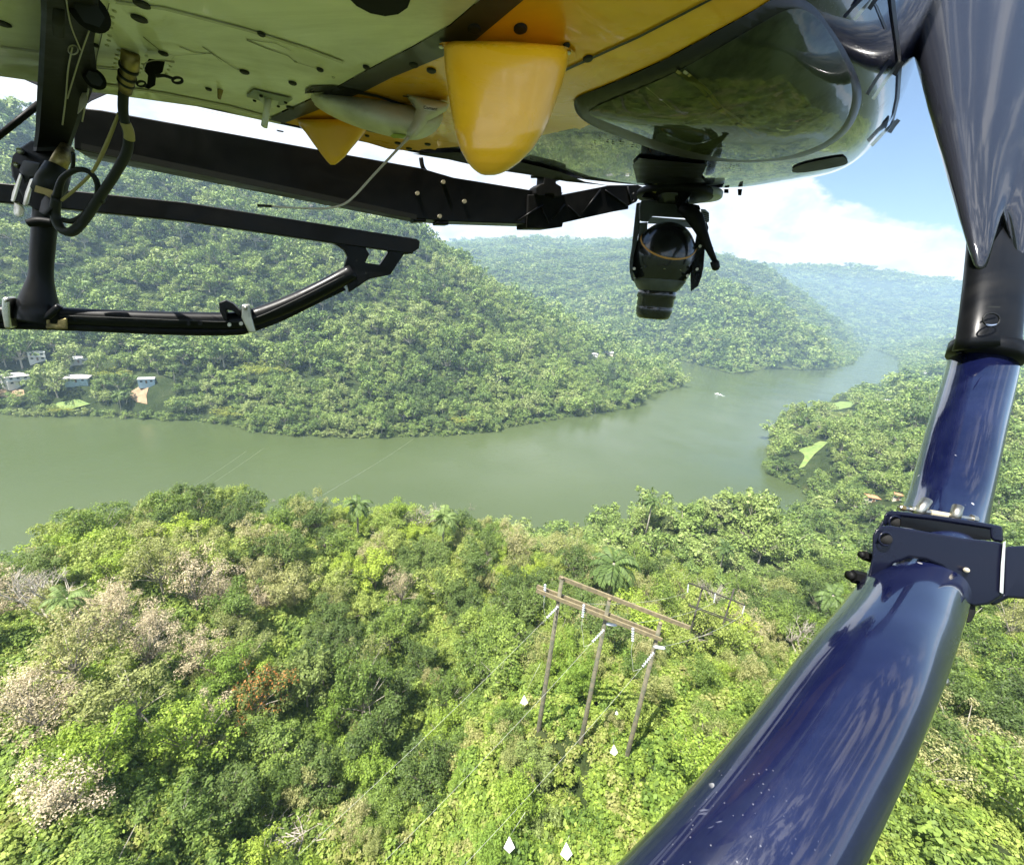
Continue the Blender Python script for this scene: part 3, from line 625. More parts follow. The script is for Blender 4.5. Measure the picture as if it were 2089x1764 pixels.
special(620, 1380, 3.0, 'grey', 'broad grey-green tree on two thin pale trunks beside the rusty flowered tree', zs=1.3)
special(1085, 1570, 1.5, 'grey', 'small pale big-leaved plant left of the middle power pole foot', h=1.0)
special(1095, 1690, 1.6, 'grey', 'pale big-leaved plant between the two lower white markers', h=1.0)
special(1440, 1590, 2.4, 'bright', 'bright yellow-green bush against the left side of the blue tube', h=1.2)
special(1540, 1395, 2.2, 'dark', 'dark leafy bush right of the three-pole power frame', h=1.2)
for u, v, s, k, lab in [(545, 742, 16, 1, 'wide golden bamboo thicket on the far left slope'), (228, 752, 10, 0, 'feathery bamboo clump beside the pale low house'), (470, 833, 10, 0, 'round bamboo clump drooping over the far shore'),
                        (808, 745, 9, 0, 'pale yellow bamboo clump in the middle of the left hill'), (942, 848, 9, 1, 'bamboo clump on the far shore nearest the middle'), (130, 838, 6, 1, 'small bamboo tuft by the waterside meadow'), (1695, 735, 14, 0, 'yellow-green bamboo clump at the tip of the second promontory'),
                        (1460, 690, 14, 1, 'golden bamboo clump on the slope of the second promontory'), (1027, 584, 14, 0, 'bright yellow flowering clump high on the left hill ridge')]:
    s *= .62; p = solve_px(u, v, s*1.1); e = empty('bamboo_clump', tuple(p)); e.scale = (s, s, s*.75); tag(e, lab, 'bamboo')
    o = bpy.data.objects.new('foliage', BAM[k]); COL.objects.link(o); o.parent = e; TAKEN.append((p[0], p[1], s*.8))

# the close forest: every tree a thing
NP_ = jitter_grid(17, 122, lambda r: 4.9+r*.017, g_)
Zn = ground(NP_); P3 = np.column_stack([NP_, Zn+4])
ok = inframe(P3, 130, 260) & free(NP_) & ~in_poly(NP_, LAKE) & (Zn > 1) & seen(NP_, Zn+6, .05)
for (x, y, r) in TAKEN: ok &= np.hypot(NP_[:, 0]-x, NP_[:, 1]-y) > r
ok &= ~in_poly(NP_, VINEZONE)
ok &= shows(NP_, Zn, 3.0)
NP_, Zn = NP_[ok], Zn[ok]; px = proj(np.column_stack([NP_, Zn+4]))
order = np.argsort(px[:, 2]); NP_, Zn, px = NP_[order], Zn[order], px[order]
ZONES = [(lambda u, v: v < 1190 and u < 1240, 'on the crest of the near slope above the water'), (lambda u, v: u > 1760, 'on the slope right of the blue tube'), (lambda u, v: u >= 1240, 'on the slope behind the power frames'),
         (lambda u, v: u < 470 and v < 1500, 'among the dry trees at the left of the slope'), (lambda u, v: u < 520, 'in the lower left corner of the near slope'), (lambda u, v: True, 'in the middle of the slope left of the power poles')]
ADJ = {'mid': 'mid green leafy tree', 'bright': 'bright yellow-green leafy tree', 'dark': 'dark green dense tree', 'grey': 'pale grey-green large-leaved tree', 'olive': 'olive vine-draped tree', 'dry': 'pinkish dried-out tree', 'rust': 'tree with rusty leaves'}
MIX = [dict(mid=5, bright=2, dark=3, olive=3), dict(mid=4, bright=1, dark=3, olive=4), dict(mid=5, bright=2, dark=4, olive=2), dict(dry=10, olive=5, mid=1, bright=1), dict(bright=4, mid=5, dark=2, dry=2, olive=3), dict(mid=5, bright=2, dark=4, grey=1, olive=1)]
cnt = 0
for i in range(len(NP_)):
    u, v = px[i, 0], px[i, 1]
    zi = next(k for k, (f, _) in enumerate(ZONES) if f(u, v)); mx = MIX[zi]; kind = rnd.choices(list(mx), list(mx.values()))[0]
    s = (2.5+math.hypot(*NP_[i])*.010)*rnd.uniform(.75, 1.25)
    if zi == 1: s *= .85
    if cnt < 285:
        lab = ADJ[kind]+' '+ZONES[zi][1]; place_tree((NP_[i, 0], NP_[i, 1], Zn[i]-.3), s, kind, lab, group=lab.replace('tree', 'trees'), zs=rnd.uniform(.85, 1.2)); cnt += 1
print('close trees', cnt, 'of', len(NP_), 'D max', np.hypot(*NP_[min(284, len(NP_)-1)]))
rest = np.column_stack([NP_, Zn])[285:]
# thickets further off
def forest(D0, D1, k, protos, name, label, kk=.62, zs=(.7, 1.35), extra=None, slack=.02, mb=130):
    P = jitter_grid(D0, D1, k, g_); Z = ground(P)
    ok = inframe(np.column_stack([P, Z+6]), mb) & free(P) & (Z > .45) & ~in_poly(P, LAKE); P, Z = P[ok], Z[ok]
    r = np.array([k(x) for x in np.hypot(P[:, 0], P[:, 1])])*kk*g_.choice([.5, .75, 1, 1.3, 1.65, 2.1], len(P), p=[.30, .26, .19, .13, .08, .04])
    ok = seen(P, Z+2.2*r, slack)
    for (x, y, q) in TAKEN: ok &= np.hypot(P[:, 0]-x, P[:, 1]-y) > q
    ok &= shows(P, Z, r)
    P, Z, r = P[ok], Z[ok], r[ok]
    if extra is not None and len(extra): P = np.vstack([P, extra[:, :2]]); Z = np.append(Z, extra[:, 2]); r = np.append(r, np.full(len(extra), 3.2))
    S = np.column_stack([r*g_.uniform(.9, 1.15, len(r)), r*g_.uniform(.9, 1.15, len(r)), r*g_.uniform(*zs, len(r))])
    print(name, len(P)); return scatter(name, np.column_stack([P, Z-.25*r]), S, g_.integers(0, len(protos), len(P)), protos, label)
forest(118, 330, lambda r: 5.2, MIDK, 'wooded_banks', 'dense green trees covering the mound and the right bank', extra=rest, kk=.6, mb=160)
forest(330, 640, lambda r: 5.5+r*.008, MIDK, 'lakeside_forest', 'thick tropical forest on the left hill and the far right bank', kk=.66)
forest(640, 1400, lambda r: 6+r*.0068, FARK, 'hillside_forest', 'forest covering the upper left hill and the promontories', kk=.68)
forest(1400, 5300, lambda r: r*.0075, FARK, 'distant_forest', 'hazy forest covering the far ridges', kk=.70, zs=(.5, .75), slack=.006, mb=60)
# overhanging growth right on the waterline
SP = []
for i in range(len(LAKE)-1):
    a, b_ = LAKE[i], LAKE[i+1]; n = int(np.linalg.norm(b_-a)/4.5)+1
    for t in np.linspace(0, 1, n, endpoint=False): SP.append(a+(b_-a)*t+g_.normal(size=2)*.8)
SP = np.array(SP); D = np.hypot(SP[:, 0], SP[:, 1]); ok = inframe(np.column_stack([SP, np.zeros(len(SP))]), 60) & (D > 120) & free(SP)
for (x, y, q) in TAKEN: ok &= np.hypot(SP[:, 0]-x, SP[:, 1]-y) > q
SP, D = SP[ok], D[ok]; rr = (2.4+D*.0012)*g_.uniform(.6, 1.5, len(SP))
okk = shows(SP, np.zeros(len(SP)), rr); SP, rr = SP[okk], rr[okk]
scatter('shore_thicket', np.column_stack([SP, np.full(len(SP), -.6)-.35*rr]), np.column_stack([rr, rr, rr*.9]), g_.integers(0, 6, len(SP)), MIDK, 'bushes hanging over the waterline all round the reservoir')
# vines and undergrowth
BUSHK = [bpy.data.objects.new('under_b%d' % i, NEARM[k][i % 3][0]) for i, k in enumerate(('mid', 'bright', 'olive', 'mid'))]
for i, o_ in enumerate(VINEK): o_.name = 'under_a%d' % i
for i, o_ in enumerate(VINED): o_.name = 'under_c%d' % i
UNDER = VINEK+BUSHK+VINED
UP = jitter_grid(14, 118, lambda r: 1.15+r*.006, g_); UZ = ground(UP); ok = inframe(np.column_stack([UP, UZ]), 90, 200) & (UZ > 1)
UP, UZ = UP[ok], UZ[ok]; low = np.zeros(len(UP), bool)
for b_ in [at(*q, 36.0) for q in [(1100, 1487), (1187, 1514), (1278, 1560)]]:
    dv = UP-b_[:2]; low |= ((np.abs(dv@np.array([1.0, 0])) < 1.5) & (dv[:, 1] < .6) & (dv[:, 1] > -5.5))
inz = in_poly(UP, VINEZONE)
hump = np.clip(fbm(UP[:, 0]/3.5, UP[:, 1]/3.5, 3, 77)*2.6+.3, 0, 2.4)*np.where(inz, 1.0, .5)*np.where(low, 0, 1)-np.where(low, .35, 0)
us = np.where(low, .55, 1.0)*g_.uniform(.95, 1.7, len(UP))*(1+.004*np.hypot(UP[:, 0], UP[:, 1])); bas = np.array([proj(np.array([at(*q, 36.0)]))[0][:2] for q in [(1100, 1487), (1187, 1514), (1278, 1560)]])
scatter('undergrowth', np.column_stack([UP, UZ-.1+hump]), np.column_stack([us, us, us*g_.uniform(.8, 1.5, len(UP))]), np.where(inz | (g_.random(len(UP)) < .3), np.where((g_.random(len(UP)) < .09) & ~low, g_.integers(4, 8, len(UP)), g_.integers(0, 4, len(UP))), g_.integers(8, 11, len(UP))), UNDER, 'tangled bright green vines and undergrowth covering the near slope'); print('undergrowth', len(UP))
# ================================================================ helicopter
HF = pray(2660, 700); HF = HF/np.linalg.norm(HF)
HU = np.array([0, 0, 1.0]); HU = HU-HF*HU.dot(HF); HU /= np.linalg.norm(HU); HL = np.cross(HU, HF)
HB = np.array([HF, HL, HU])
ORG = CAM+HF*.3+HL*1.28-HU*.24
def hp(f, l, h): return CAM+HF*f+HL*l+HU*h
def onL(u, v, l): d = pray(u, v); return CAM+d*(l/d.dot(HL))
heli = empty('helicopter', tuple(ORG)); tag(heli, 'helicopter hanging overhead, cream, yellow and dark blue belly with skids and nose camera', 'helicopter')
def hm(name, V, F, m, parent=None, smooth=False):
    V = np.asarray([tuple(v) for v in V], float)-ORG
    o = mesh_np(name, V, F, m, parent or heli, smooth)
    bm = bmesh.new(); bm.from_mesh(o.data); bmesh.ops.recalc_face_normals(bm, faces=bm.faces); bm.to_mesh(o.data); bm.free(); return o
def bev(o, wd=.003, seg=2):
    b = o.modifiers.new('bevel', 'BEVEL'); b.width = wd; b.segments = seg; b.limit_method = 'ANGLE'; b.angle_limit = R(40); o.data.polygons.foreach_set('use_smooth', [True]*len(o.data.polygons))
    w_ = o.modifiers.new('wn', 'WEIGHTED_NORMAL'); w_.keep_sharp = False; return o
# region readers: from an enlarged part of the photograph to its own frame
def rg(x0, y0, s): return lambda p: [(x0+x*s, y0+y*s)+tuple(r) for x, y, *r in p]
z1 = rg(0, 0, .3352); z2 = rg(486.25, 0, .3724); z3 = rg(1118.4, 0, .4646); z4 = rg(0, 291.75, .4283); z5 = rg(826.6, 320.9, .33053)
z6 = rg(1264.3, 1011.4, .42663); z8 = rg(1507.4, 486.25, .4409); z9 = rg(1244.8, 320.9, .20393); z10 = rg(0, 194.5, .16541)
# ---- paints
def paint(name, base, rough=.25, coat=.8, dirt=None, scale=6, chips=None, flake=0, spec=.5):
    m = mat(name, base, rough=rough, coat=coat, spec=spec, bump=(2.2, .05, .01)); nt = m.node_tree; b = nt.nodes['Principled BSDF']; tcn = nt.nodes.new('ShaderNodeTexCoord'); col = None
    if dirt:
        n = N(nt, 'ShaderNodeTexNoise'); n.inputs['Scale'].default_value = scale; n.inputs['Detail'].default_value = 8; n.inputs['Roughness'].default_value = .7; n.inputs['Distortion'].default_value = .8
        mp = N(nt, 'ShaderNodeMapping'); mp.inputs['Rotation'].default_value = (0, 0, -.52); mp.inputs['Scale'].default_value = (.45, 1.5, 1); L_(nt, tcn.outputs['Object'], mp.inputs[0]); L_(nt, mp.outputs[0], n.inputs['Vector'])
        r = ramp(nt, n.outputs[0], [(.42, (0, 0, 0)), (.72, (1, 1, 1))]); col = mixc(nt, r.outputs[0], base, dirt)
        rr = math_(nt, 'ADD', rough, math_(nt, 'MULTIPLY', r.outputs[0], .25)); L_(nt, rr, b.inputs['Roughness'])
    if chips:
        v = N(nt, 'ShaderNodeTexVoronoi'); v.inputs['Scale'].default_value = chips[0]; L_(nt, tcn.outputs['Object'], v.inputs['Vector'])
        r = ramp(nt, v.outputs['Distance'], [(chips[1], (1, 1, 1)), (chips[1]+.01, (0, 0, 0))]); sn = N(nt, 'ShaderNodeTexNoise'); sn.inputs['Scale'].default_value = chips[0]*.35; L_(nt, tcn.outputs['Object'], sn.inputs['Vector'])
        r2 = ramp(nt, sn.outputs[0], [(.60, (0, 0, 0)), (.64, (1, 1, 1))]); col = mixc(nt, math_(nt, 'MULTIPLY', r.outputs[0], r2.outputs[0]), col if col is not None else base, (.6, .6, .6))
        # fine scratches along the tube
        sm = N(nt, 'ShaderNodeMapping'); sm.inputs['Rotation'].default_value = (.3, .2, .5); sm.inputs['Scale'].default_value = (9, 120, 60); L_(nt, tcn.outputs['Object'], sm.inputs[0]); sn2 = N(nt, 'ShaderNodeTexNoise'); sn2.inputs['Scale'].default_value = 1.0; sn2.inputs['Detail'].default_value = 3; L_(nt, sm.outputs[0], sn2.inputs['Vector'])
        r4 = ramp(nt, sn2.outputs[0], [(.69, (0, 0, 0)), (.72, (1, 1, 1))]); big = N(nt, 'ShaderNodeTexNoise'); big.inputs['Scale'].default_value = 7; L_(nt, tcn.outputs['Object'], big.inputs['Vector']); r5 = ramp(nt, big.outputs[0], [(.52, (0, 0, 0)), (.62, (1, 1, 1))])
        col = mixc(nt, math_(nt, 'MULTIPLY', math_(nt, 'MULTIPLY', r4.outputs[0], r5.outputs[0]), .55), col, (.34, .36, .46))
        v2 = N(nt, 'ShaderNodeTexVoronoi'); v2.inputs['Scale'].default_value = 240; L_(nt, tcn.outputs['Object'], v2.inputs['Vector']); r6 = ramp(nt, v2.outputs['Distance'], [(.10, (1, 1, 1)), (.13, (0, 0, 0))]); col = mixc(nt, math_(nt, 'MULTIPLY', r6.outputs[0], math_(nt, 'MULTIPLY', r5.outputs[0], .35)), col, (.4, .4, .42))
        w_ = N(nt, 'ShaderNodeTexNoise'); w_.inputs['Scale'].default_value = 14; w_.inputs['Detail'].default_value = 8; w_.inputs['Roughness'].default_value = .75
        r3 = ramp(nt, w_.outputs[0], [(.5, (0, 0, 0)), (.8, (1, 1, 1))]); L_(nt, tcn.outputs['Object'], w_.inputs['Vector']); L_(nt, math_(nt, 'ADD', .015, math_(nt, 'MULTIPLY', r3.outputs[0], .15)), b.inputs['Coat Roughness'])
        L_(nt, math_(nt, 'ADD', rough, math_(nt, 'MULTIPLY', r3.outputs[0], .3)), b.inputs['Roughness'])
    if col is not None: L_(nt, col, b.inputs['Base Color'])
    return m
navy = paint('navy_paint', (.006, .008, .026), .12, 1.0, chips=(60, .10)); navy2 = paint('deep_blue_paint', (.003, .0045, .024), .12, 1.0, dirt=(.008, .011, .040), scale=9, chips=(55, .12))
blackp = paint('black_paint', (.004, .0045, .0055), .30, .04, dirt=(.009, .009, .009), spec=.18); matblack = mat('matt_black', (.006, .0062, .0065), rough=.5, spec=.12, noise=(9, (.018, .018, .017), .45, .7))
cream = paint('cream_paint', (.86, .84, .66), .33, .35, dirt=(.56, .54, .38), scale=4); stripe = paint('black_stripe', (.02, .02, .022), .35, .3, dirt=(.05, .05, .05))
yellow = paint('yellow_paint', (.95, .47, .010), .24, .7, dirt=(.82, .40, .016), scale=5); yel2 = paint('yellow_fairing_paint', (.97, .50, .010), .24, .5, dirt=(.88, .43, .02), scale=7)
podm = mat('pod_shell', (.66, .62, .48), rough=.45, noise=(8, (.45, .42, .30), .45, .7)); whitep = mat('white_plastic', (.78, .76, .68), rough=.45); steel = mat('bare_steel', (.62, .60, .52), rough=.33, metal=1, noise=(18, (.35, .33, .27), .45, .7))
brass = mat('brass_fitting', (.36, .28, .12), rough=.45, metal=.8, noise=(30, (.12, .09, .05), .45, .65)); rubber = mat('black_rubber', (.01, .0105, .01), rough=.5, spec=.25); clampp = paint('clamp_paint', (.004, .005, .014), .26, .1, dirt=(.008, .009, .02), spec=.25); gasket = mat('window_gasket', (.012, .012, .012), rough=.4)
rubberg = mat('grey_rubber', (.018, .019, .017), rough=.5, spec=.25); sleeve = mat('yellow_sleeve', (.34, .28, .10), rough=.6); wirem = mat('pale_wire', (.42, .38, .28), rough=.4); dark = mat('dark_hole', (.004, .004, .004), rough=.9)
orange = mat('orange_ring_paint', (.75, .36, .08), rough=.5); camgrey = mat('camera_grey', (.10, .11, .10), rough=.42, noise=(12, (.06, .065, .06), .4, .7)); camblack = paint('camera_black', (.014, .015, .014), .22, .5); yokep = mat('yoke_pale', (.45, .48, .48), rough=.4)
# ---- fuselage surface
bh, blc, bfar, bb, bn, bf0, bLn, bm_, blift = .356, 1.28, .305, .448, 4.6, .315, 1.885, 1.78, .45
bnear = .80
def sfun(f):
    s = np.clip((np.asarray(f, float)-bf0)/bLn, 0, .99999); return np.maximum((1-s**bm_)**(1/bm_), 1e-3)
def gfun(Q):
    s = sfun(Q[..., 0]); over = np.maximum(0, (Q[..., 0]-bf0-bLn)/.3)
    aa = np.where(Q[..., 1] < blc, bnear, bfar); up = np.where(Q[..., 2] > bh+bb, 2.0, 1.0)
    return (np.abs((Q[..., 1]-blc)/(aa*s))**bn+np.abs((Q[..., 2]-bh-bb)/(bb*up*(s*(1-blift)+blift)))**bn)**(1/bn)-1+over
T_ = np.linspace(.15, 4.5, 900)
def hit(uv):
    """points of the fuselage met by lines of sight, and outward normals"""
    D = np.array([pray(u, v) for u, v in uv]); D /= np.linalg.norm(D, axis=1)[:, None]; Q = D@HB.T
    G = gfun(Q[:, None, :]*T_[None, :, None]); neg = G < 0; has = neg.any(1); i = np.where(has, neg.argmax(1), G.argmin(1)); lo = T_[np.maximum(i-1, 0)]; hi = T_[i]
    for _ in range(30):
        mid = (lo+hi)/2; gm_ = gfun(Q*mid[:, None]) < 0; hi = np.where(gm_, mid, hi); lo = np.where(gm_, lo, mid)
    t = np.where(has, hi, T_[i]); P = Q*t[:, None]; e = 1e-3
    n = np.stack([gfun(P+np.eye(3)[k]*e)-gfun(P-np.eye(3)[k]*e) for k in range(3)], 1); n /= np.linalg.norm(n, axis=1)[:, None]
    return CAM+P@HB, n@HB
def pip(uv, poly): return in_poly(np.asarray(uv, float).reshape(-1, 2), np.asarray(poly, float))
CREAM = [(-900, -900), (1044+880, -900), (1044, -60), (974, 0), (918, 48), (844, 91), (747, 141), (687, 175), (546, 241), (500, 500), (-900, 500)]
YEL = [(1138, -60), (1063, 0), (970, 78), (903, 112), (799, 155), (743, 184), (635, 227), (579, 249), (640, 262), (700, 275), (792, 303), (829, 306), (933, 298), (1010, 290), (1108, 274), (1203, 253), (1178, 226), (1169, 200), (1235, 172), (1351, 121), (1444, 70), (1537, 19), (1564, 0), (1650, -60)]
STR = [(1044, -60), (974, 0), (918, 48), (844, 91), (747, 141), (687, 175), (546, 241), (579, 249), (635, 227), (743, 184), (799, 155), (903, 112), (970, 78), (1063, 0), (1138, -60)]
fs = np.concatenate([np.linspace(-2.2, bf0, 60), bf0+bLn*np.sin(np.linspace(0, math.pi/2, 90))[1:]*.9999]); th = np.linspace(0, 2*math.pi, 161)[:-1]
V = []; sgnp = lambda x, p: math.copysign(abs(x)**p, x)
for f in fs:
    s = float(sfun(f))
    for t in th:
        ct, st = math.cos(t), math.sin(t); aa = bnear if ct < 0 else bfar; up = 2.0 if st > 0 else 1.0
        V.append(hp(f, blc+aa*s*sgnp(ct, 2/bn), bh+bb+bb*up*(s*(1-blift)+blift)*sgnp(st, 2/bn)))
n_ = len(th); F = []
for i in range(len(fs)-1):
    for j in range(n_): F.append((i*n_+j, i*n_+(j+1) % n_, (i+1)*n_+(j+1) % n_, (i+1)*n_+j))
F.append(tuple(range(n_))); F.append(tuple((len(fs)-1)*n_+j for j in range(n_)))
fus = hm('fuselage', V, F, navy, smooth=True); fus.data.materials.append(cream); fus.data.materials.append(yellow)
cen_ = np.array([tuple(p.center) for p in fus.data.polygons])+ORG; pq = proj(cen_); q_ = (cen_-CAM)@HB.T
mi = np.where((q_[:, 0] < .05) | ((pq[:, 2] > .1) & pip(pq[:, :2], CREAM) & (q_[:, 0] < .8)), 1, 0); mi = np.where((pq[:, 2] > .1) & pip(pq[:, :2], YEL), 2, mi); fus.data.polygons.foreach_set('material_index', mi.astype(np.int32))
def clipgrid(poly, step=14):
    bm = bmesh.new(); f = bm.faces.new([bm.verts.new((u, v, 0)) for u, v in poly]); bmesh.ops.triangulate(bm, faces=[f])
    us = [p[0] for p in poly]; vs = [p[1] for p in poly]
    for ax, lo, hi in ((0, min(us), max(us)), (1, min(vs), max(vs))):
        x = lo+step*.5
        while x < hi:
            co = [0, 0, 0]; no = [0, 0, 0]; co[ax] = x; no[ax] = 1; bmesh.ops.bisect_plane(bm, geom=bm.verts[:]+bm.edges[:]+bm.faces[:], plane_co=co, plane_no=no, dist=1e-5); x += step
    bmesh.ops.remove_doubles(bm, verts=bm.verts, dist=.01)
    bm.verts.index_update(); V = np.array([(v.co.x, v.co.y) for v in bm.verts]); F = [tuple(v.index for v in f.verts) for f in bm.faces]; bm.free(); return V, F
def pdist(P, poly):
    return seg_dist(np.asarray(P, float), np.asarray(poly, float))
def drape(name, poly, m, off=.002, step=14, bulge=0, brad=120, parent=None):
    V, F = clipgrid(poly, step); P, n = hit(V); o = off
    if bulge: o = off+bulge*np.sin(np.clip(pdist(V, poly)/brad, 0, 1)*math.pi/2)[:, None]
    P = P+n*o
    ob = hm(name, P, F, m, parent, smooth=True)
    me = ob.data; nrm = sum((Vector(p.normal)*p.area for p in me.polygons), Vector()); 
    if nrm.dot(Vector(n.mean(0))) < 0: me.flip_normals()
    return ob
def smooth_poly(p, k=2):
    for _ in range(k):
        q = []
        for i in range(len(p)):
            a, b_ = p[i], p[(i+1) % len(p)]; q += [(a[0]*.75+b_[0]*.25, a[1]*.75+b_[1]*.25), (a[0]*.25+b_[0]*.75, a[1]*.25+b_[1]*.75)]
        p = q
    return p
cp = drape('belly_panel', [(-60, -60), (1044, -60), (974, 0), (918, 48), (844, 91), (747, 141), (687, 175), (546, 238), (500, 230), (400, 216), (300, 202), (190, 187), (60, 163), (-60, 146)], cream, .0015, 18)
drape('belly_stripe', STR, stripe, .003, 12); yp = drape('belly_panel_front', YEL, yellow, .0018, 14); yp.name = 'belly_panel'; yp['label'] = 'yellow forward belly panel'; cp['label'] = 'cream belly panel'
def strip(name, pts, wd, m, off=.004, parent=None):
    """a narrow band along a line on the fuselage, width in the same units as the line"""
    pts = [Vector(p) for p in pts]; q = []
    for a, b_ in zip(pts[:-1], pts[1:]):
        k = max(1, int((b_-a).length/12)); q += [a.lerp(b_, i/k) for i in range(k)]
    q.append(pts[-1]); l, r = [], []
    for i, p in enumerate(q):
        t = (q[min(i+1, len(q)-1)]-q[max(i-1, 0)]).normalized(); nn = Vector((-t.y, t.x)); ww = wd if not isinstance(wd, (list, tuple)) else wd[0]+(wd[1]-wd[0])*i/(len(q)-1)
        l.append(tuple(p+nn*ww/2)); r.append(tuple(p-nn*ww/2))
    P, n = hit(l+r); P = P+n*off; k = len(q); return hm(name, P, [(i, i+1, k+i+1, k+i) for i in range(k-1)], m, parent, smooth=True)
strip('panel_seam', [(1130, 150), (1156, 137), (1304, 70), (1439, 0), (1560, -60)], 5, gasket)
strip('panel_seam', z2([(330, 648), (700, 705), (900, 745)]), 3, gasket); strip('panel_seam', z1([(580, 400), (585, 330), (660, 0)]), 2.2, gasket); strip('panel_seam', z1([(580, 400), (720, 412)]), 2, gasket)
# soft seam ridges across the cream skin
m_seam = paint('cream_seam', (.50, .48, .32), .4, .3)
strip('skin_joint', z1([(700, 0), (1000, 40), (1500, 170), (1850, 280), (2089, 370)]), 5, m_seam, .0035)
strip('skin_joint', z1([(590, 500), (1000, 560), (1400, 640), (1650, 710)]), 4, m_seam, .0035); strip('skin_joint', z1([(0, 275), (230, 305)]), 3, m_seam, .0035)
# nose glazing
WOUT = z3([(110, 430), (120, 490), (180, 540), (300, 590), (450, 645), (560, 680), (700, 700), (850, 708), (1000, 703), (1120, 685), (1230, 640), (1320, 570), (1365, 480), (1375, 400), (1350, 320), (1290, 200), (1220, 100), (1170, 30), (1110, -10), (1040, -30), (980, -12), (900, 40), (700, 150), (500, 260), (250, 370), (150, 405)])
WIN = z3([(165, 455), (230, 415), (400, 345), (560, 275), (700, 195), (900, 80), (1000, 25), (1060, 12), (1130, 40), (1190, 105), (1250, 200), (1300, 300), (1318, 400), (1310, 470), (1270, 550), (1200, 605), (1100, 645), (1000, 668), (880, 675), (760, 665), (620, 632), (480, 585), (330, 525), (230, 485)])
wf = drape('window_frame', smooth_poly(WOUT), gasket, .004, 12, bulge=.012, brad=18)
gl = bpy.data.materials.new('chin_window_glass'); gl.use_nodes = True; nt = gl.node_tree; nt.nodes.clear(); o_ = N(nt, 'ShaderNodeOutputMaterial'); tr = N(nt, 'ShaderNodeBsdfTransparent'); tr.inputs[0].default_value = (.80, .84, .76, 1); gg = N(nt, 'ShaderNodeBsdfGlossy'); gg.inputs['Roughness'].default_value = .02
fr_ = N(nt, 'ShaderNodeFresnel'); fr_.inputs[0].default_value = 1.5; mx_ = N(nt, 'ShaderNodeMixShader'); L_(nt, fr_.outputs[0], mx_.inputs[0]); L_(nt, tr.outputs[0], mx_.inputs[1]); L_(nt, gg.outputs[0], mx_.inputs[2]); L_(nt, mx_.outputs[0], o_.inputs[0])
floorm = mat('cockpit_floor', (.26, .27, .21), rough=.7, noise=(7, (.07, .075, .055), .42, .62))
pane = drape('chin_window', smooth_poly(WIN), gl, .017, 16, bulge=.03, brad=110)
drape('cockpit_floor', smooth_poly(WIN), floorm, .0165, 24)
for k, (a, b_, c_) in enumerate([((560, 262), (740, 430), (930, 556)), ((590, 258), (760, 425), (925, 540)), ((610, 268), (770, 440), (900, 560))]):
    strip('wiring_loom', z3([a, (a[0]*.5+b_[0]*.5+12, a[1]*.5+b_[1]*.5-8), b_, c_]), [7, 4], sleeve if k != 1 else wirem, .019+.002*k)
for (x, y) in [(690, 365), (735, 430), (825, 490)]: strip('cable_clip', z3([(x-24, y+14), (x+26, y-16)]), 4, gasket, .0255)
strip('wiring_loom', z3([(430, 330), (545, 430)]), 1.6, wirem, .02)
# nose skin: seams, latches, step, tape, specks
strip('nose_seam', z3([(1500, -60), (1512, 60), (1528, 180), (1540, 300), (1532, 430), (1512, 520), (1490, 570)]), [9, 4], gasket, .003)
strip('nose_band', z3([(1375, -60), (1440, 30), (1480, 130)]), 3, m_seam if False else gasket, .002)
for a, b_ in (([(1400, -5), (1360, 30), (1320, 82)]), ([(1522, 268), (1480, 330), (1410, 428)]), ([(1500, 535), (1460, 575), (1408, 630)])) if False else (((1402, -5), (1320, 84)), ((1524, 266), (1412, 426)), ((1512, 528), (1410, 630))):
    lt = strip('latch', z3([a, ((a[0]+b_[0])/2-4, (a[1]+b_[1])/2), b_]), 7, steel, .010); m3 = ((a[0]*.8+b_[0]*.2), (a[1]*.8+b_[1]*.2)); strip('latch_hook', z3([(m3[0]-16, m3[1]+26), m3, (m3[0]+22, m3[1]-28)]), 9, matblack, .016, parent=lt)
drape('foot_step', smooth_poly(z3([(1066, 748), (1080, 728), (1150, 706), (1290, 680), (1305, 690), (1318, 708), (1300, 722), (1200, 742), (1100, 756)]), 1), matblack, .004, 10)
drape('tape_patch', z3([(372, 715), (400, 684), (560, 700), (700, 712), (672, 770), (690, 792), (560, 800), (390, 796)]), blackp, .006, 10)
drape('sliding_door_rail', z2([(950, 830), (1200, 822), (1560, 880), (1760, 930), (1900, 985), (2050, 1010), (1800, 985), (1640, 955), (1380, 915), (1150, 862)]), matblack, .006, 10)
def hd(u, v, back=.0):
    P, _ = hit([(u, v)]); return float((P[0]-CAM)@_fw)-back
def discs(name, pts, m, off, hgt, parent=None, join=False):
    VV, FF = [], []
    for (u, v, r) in pts:
        P, n = hit([(u, v), (u+4, v)]); c_, nn = P[0], n[0]; a = np.cross(nn, HU if abs(nn.dot(HU)) < .9 else HF); a /= np.linalg.norm(a); b_ = np.cross(nn, a)
        if not join: VV, FF = [], []
        base = len(VV)
        for k, (rr, hh) in enumerate(((r, off), (r, off+hgt*.6), (r*.7, off+hgt))):
            for j in range(14): t = j/14*6.2832; VV.append(c_+nn*hh+(a*math.cos(t)+b_*math.sin(t))*rr)
        for k in range(2):
            for j in range(14): FF.append((base+k*14+j, base+k*14+(j+1) % 14, base+(k+1)*14+(j+1) % 14, base+(k+1)*14+j))
        FF.append(tuple(base+28+j for j in range(14)))
        if not join: hm(name, VV, FF, m, parent, smooth=False)
    if join: return hm(name, VV, FF, m, parent)
